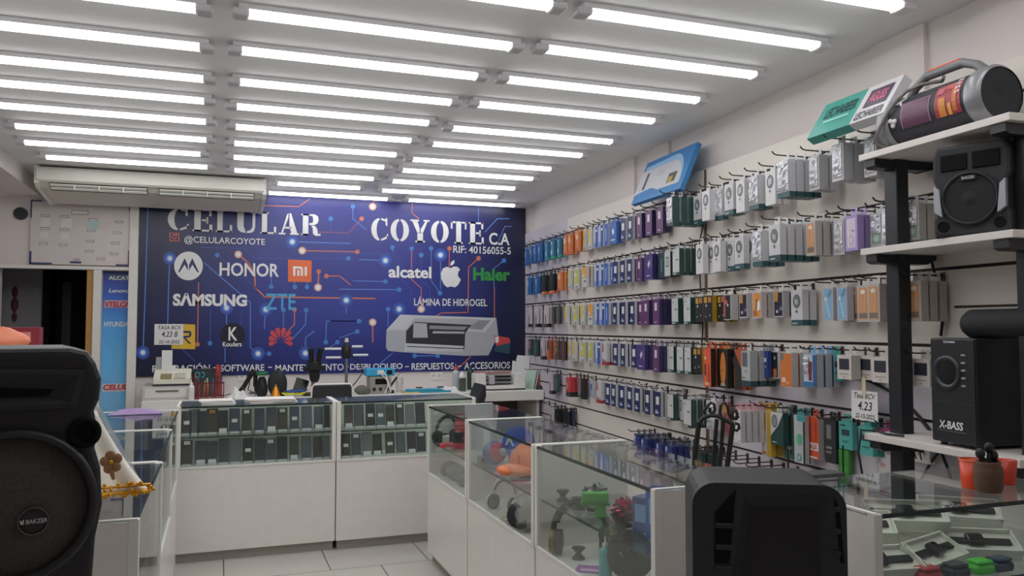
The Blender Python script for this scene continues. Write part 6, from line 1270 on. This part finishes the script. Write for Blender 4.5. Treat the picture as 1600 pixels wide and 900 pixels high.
for s_ in (-1, 1):
    mb = MB(); mb.lathe([(.05, -.02), (.055, 0), (.05, .02)], BLK2, (cx_+s_*(hw-.04), .2, .055), 'x', 20); mb.build('wheel', t)
mb = MB(); mb.box(cx_-hw*.9, cx_+hw*.9, .02, .08, 0, .095, BLK2, .006); mb.build('skid', t)
# ------------------------------------------------------------------ white cloth mantle with gold flower, on the left case
mz = ZT+.004; m0 = at(150, 735, 1, 2.62)
t = thing('cloth_mantle', 'white satin mantle with a gold flower and gold fringe, beside the left speaker', 'cloth figure', (0, 0, 0))
def mant(prof_r, prof_l, dY, m, name, fold, n=16, mrows=14, wob=.01, base=2.44):
    mb = MB(); V = []
    for j in range(mrows+1):
        s = j/mrows
        L_ = at(prof_l[0][0]+(prof_l[1][0]-prof_l[0][0])*s, 0, 1, base).x
        for i in range(n+1):
            q = i/n; sag = prof_r(s)
            u = 60+(sag[0]-60)*q; v = sag[1]+(1-q)*(16*s)
            y = base+dY+.05*math.cos(q*PI*fold+.6)*s*.6-.10*math.sin(q*PI)*s+wob*math.sin(7*q+3*s)
            p = at(u, v, 1, y); V.append((p.x, p.y, max(p.z, mz+.004)))
    F = [(j*(n+1)+i, j*(n+1)+i+1, (j+1)*(n+1)+i+1, (j+1)*(n+1)+i) for j in range(mrows) for i in range(n)]
    mb.mesh(V, F, m, True); o = mb.build(name, t)
    sd = o.modifiers.new('thickness', 'SOLIDIFY'); sd.thickness = .003; return V
SAT = M('b9aea6', .6, var=.04)
def pr1(s): return (150+ 84*s**1.1, 642+126*s+6*math.sin(s*3)) 
def pr2(s): return (154+ 66*s, 632+122*s)
V1 = mant(pr1, ((100, 640), (60, 790)), -.02, SAT, 'satin_cape', 5)
mant(pr2, ((100, 640), (60, 790)), .07, TULLE, 'tulle_veil', 3)
mb = MB(); GO = M('a87a20', .35, .5, k=.5); hem = V1[-17:]
mb.tube([(x, y-.004, z+.004) for x, y, z in hem], .006, GO, 6); mb.tube([(x, y-.006, z+.022) for x, y, z in hem], .004, GO, 6); random.seed(3)
for x, y, z in hem:
    for k in range(3): mb.ball((x+random.uniform(-.012, .012), y-.01, z+random.uniform(-.004, .03)), .005, GO, seg=6, rings=4)
mb.build('gold_fringe', t)
mb = MB(); FL = M('7a5c42', .5, .2); fc = at(174, 722, 1, 2.34)
for k in range(5):
    a = k*2*PI/5+.5; mb.ball((fc.x+.016*math.cos(a), fc.y, fc.z+.018*math.sin(a)), .012, FL, (1, .4, 1.1), 10, 8)
mb.ball((fc.x, fc.y-.003, fc.z), .006, GO, seg=8, rings=6); mb.tube([(fc.x, fc.y, fc.z-.02), (fc.x+.006, fc.y, fc.z-.045)], [.008, .004], FL, 6); mb.build('gold_flower', t)
mb = MB(); mb.lathe([(.07, mz-.003), (.06, mz+.02), (.035, mz+.1), (.03, mz+.2), (.034, mz+.25), (.012, mz+.28)], M('8a8078', .6), (at(100, 700, 1, 2.62).x, 2.66, 0)); mb.build('figure_core', t)
# ------------------------------------------------------------------ left doorway wall: board, poster, clock, things behind the speaker
def wpt(u, v, Y): p = at(u, v, 1, Y); return p
YW = YB
bl, br_, bt, bb = at(47, 360, 1, YW-.03).x, at(203, 370, 1, YW-.03).x, at(125, 316, 1, YW-.03).z, at(125, 414, 1, YW-.03).z
t = thing('price_board', 'large white notice board with blue corner strips above the doorway', 'notice board', (0, 0, 0))
mb = MB(); mb.box(bl, br_-.0, YW-.03, YW-.002, bb, bt, M('a6a09e', .35), .003); mb.build('panel', t)
BS = M('2a2f58', .5); fx = lambda a: bl+(br_-bl)*a; fz = lambda a: bt-(bt-bb)*a
for a, b, c, d in ((.0, .11, .0, .02), (.0, .012, .0, .28), (.985, 1.0, .0, .11), (.0, .02, .8, 1.0), (.0, .22, .975, 1.0), (.86, 1.0, .975, 1.0), (.985, 1, .75, 1.0), (.40, .51, .945, .975)):
    mb = MB(); mb.box(fx(a), fx(b), YW-.034, YW-.0295, fz(d), fz(c), BS); mb.build('blue_strip', t)
PRN = M('4a484a', .7); PP = M('aeaaaa', .7)
for k, (a, c) in enumerate(((.1, .22), (.1, .42), (.09, .66), (.29, .22), (.29, .43), (.28, .67), (.57, .25), (.56, .43), (.55, .6), (.545, .76), (.66, .88), (.84, .27), (.825, .45), (.81, .62), (.80, .79))):
    mb = MB(); x0, x1 = fx(a), fx(a+.085); z1, z0 = fz(c), fz(c+.035)
    mb.box(x0, x1, YW-.0315, YW-.0295, z0, z1, PRN); mb.box(x0+.004, x1-.004, YW-.0325, YW-.031, z0+.004, z1-.004, PP); mb.build('name_tag', t)
mb = MB(); mb.box(fx(.40), fx(.57), YW-.0315, YW-.0295, fz(.2), fz(.13), PRN); mb.box(fx(.405), fx(.565), YW-.0325, YW-.031, fz(.193), fz(.137), PP); mb.build('title_tag', t)
for a, c, ww, hh, col in ((.1, .28, .09, .13, 'b0acac'), (.1, .5, .08, .1, 'aca8a8'), (.3, .27, .11, .14, 'b0acac'), (.3, .5, .08, .1, 'aca8a8'), (.55, .28, .13, .14, '93a5a4'), (.76, .86, .1, .07, 'ada2a4')):
    mb = MB(); mb.box(fx(a), fx(a+ww), YW-.033, YW-.0295, fz(c+hh), fz(c), M(col, .7)); mb.build('paper_slip', t)
mb = MB(); mb.X = frame((0, YW-.0305, 0)); mb.text('nov', fx(.43), fx(.50), fz(.94), fz(.9), PRN, .001, shear=.3); mb.build('handwriting', t)
# blue brand poster beside the door
pl, prr = at(160, 500, 1, YW+.055).x, -.768; pz1, pz0 = 1.95, .6
def pmat():
    m = bpy.data.materials.new('poster_print'); m.use_nodes = True; nt = m.node_tree; b = nt.nodes['Principled BSDF']; b.inputs['Roughness'].default_value = .4
    tc = nt.nodes.new('ShaderNodeTexCoord'); sp = nt.nodes.new('ShaderNodeSeparateXYZ'); nt.links.new(tc.outputs['Generated'], sp.inputs[0]); r_ = nt.nodes.new('ShaderNodeValToRGB'); nt.links.new(sp.outputs['Z'], r_.inputs[0])
    el = r_.color_ramp.elements; st = [(0, '5f8aa8'), (.4, '4a86ac'), (.62, '3f78a8'), (.8, '2c4f92'), (.95, '24306e'), (1, '20284e')]
    while len(el) < len(st): el.new(.5)
    for e_, (p_, h_) in zip(el, st): e_.position = p_; e_.color = (*[c/.42 for c in lin(h_)], 1)
    nt.links.new(r_.outputs[0], b.inputs['Base Color']); return m
t = thing('poster', 'narrow blue brand poster between the wooden door jamb and the banner column', 'poster', (0, 0, 0))
mb = MB(); mb.box(pl, prr, YW+.052, YW+.0605, pz0, pz1, pmat()); mb.build('printed_sheet', t)
mb = MB(); YP = YW+.0515
def ptext(s, u0, u1, v0, v1, m, l=1, **kw):
    a_, b_ = at(u0, (v0+v1)/2, 1, YP), at(u1, (v0+v1)/2, 1, YP); mb.X = frame((0, YP, 0)); mb.text(s, a_.x, min(b_.x, prr-.002), at(u0, v1, 1, YP).z, at(u0, v0, 1, YP).z, m, l*.0008, **kw)
def prect(u0, u1, v0, v1, m, l=1):
    a_, b_ = at(u0, v0, 1, YP), at(u1, v1, 1, YP); mb.X = frame((0, YP, 0)); mb.poly([(a_.x, b_.z, l*.0008), (min(b_.x, prr-.002), b_.z, l*.0008), (min(b_.x, prr-.002), a_.z, l*.0008), (a_.x, a_.z, l*.0008)], m)
PT = M('b4bcc4', .5)
prect(168, 203, 429, 438, M('2f4a5c', .5)); ptext('ALCAT', 170, 202, 431, 437, PT, 2, bold=.02); ptext('Lenovo', 170, 202, 451, 457, PT, shear=.2, bold=.02)
prect(163, 203, 469, 481, M('a07a84', .5)); ptext('VTELCA', 164, 202, 471, 480, M('8c2c38', .5), 2, bold=.04, shear=.2); ptext('HYUNDA', 163, 201, 502.5, 510.5, PT, bold=.03)
prect(160, 201, 600, 611, M('a8a0a4', .5)); ptext('CELUL', 161, 200, 601, 610, M('982f3a', .5), 2, bold=.05, shear=.1); mb.build('lettering', t)
p = at(33, 334, 1, YW); t = thing('wall_vent', 'small round dark wall vent left of the notice board', 'vent', (p.x, YW, p.z))
mb = MB(); mb.lathe([(.055, 0), (.055, -.025), (.045, -.03)], M('2e3236', .5), axis='y', seg=24); mb.build('rim', t); mb = MB(); mb.lathe([(.044, -.031), (.02, -.028), (.004, -.034)], M('20242a', .6), axis='y', seg=24); mb.build('grille', t)
# doorway: dark red rosary-like hanging on the passage wall
p = at(23, 476, 1, 8.98); t = thing('wall_hanging', 'dark red hanging ornament on the grey passage wall', 'ornament', (p.x, 9.0, p.z)); HG = M('4a2428', .7)
for k, (z, r_) in enumerate(((.12, .035), (0.0, .045), (-.12, .03))):
    mb = MB(); mb.ball((0, -.016, z), r_, HG, (.7, .3, 1.5), 10, 8); mb.build('bead', t)
mb = MB(); mb.tube([(0, -.008, .18), (0, -.008, -.16)], .006, HG, 6); mb.build('string', t)
# cabinet with a bag behind the left speaker
Yc = 4.6; a_, b_ = at(-60, 535, 1, Yc).x, at(34, 535, 1, Yc).x; zc_ = at(10, 545, 1, Yc).z-.02
t = thing('side_cabinet', 'tall white side cabinet mostly hidden behind the left speaker', 'cabinet', (0, 0, 0)); mb = MB(); mb.box(a_, b_, Yc, Yc+.45, 0, zc_-.02, LAM, .004); mb.build('body', t); mb = MB(); mb.box(a_+.01, b_-.01, Yc-.012, Yc, .08, zc_-.06, WHITE2, .003); mb.build('door', t); mb = MB(); mb.box(a_-.01, b_+.01, Yc-.015, Yc+.46, zc_-.02, zc_, LAM, .003); mb.build('top', t)
lump('plastic_bag', 'orange and white plastic bag lying on the hidden side cabinet', 'bag', ((a_+b_)/2-.02, Yc+.13, zc_), .12, M('b8674c', .4), 1.25, .7, .55, 31, .06)
x0_ = (a_+b_)/2
t = thing('red_carton', 'dark red printed carton behind the orange bag', 'box', (x0_, Yc+.34, zc_)); mb = MB(); mb.box(-.17, .15, -.05, .05, 0, .125, M('6a2430', .5), .003); mb.build('carton', t); mb = MB(); mb.box(-.13, .11, -.052, -.05, .07, .10, M('a07078', .5)); mb.build('label_strip', t)
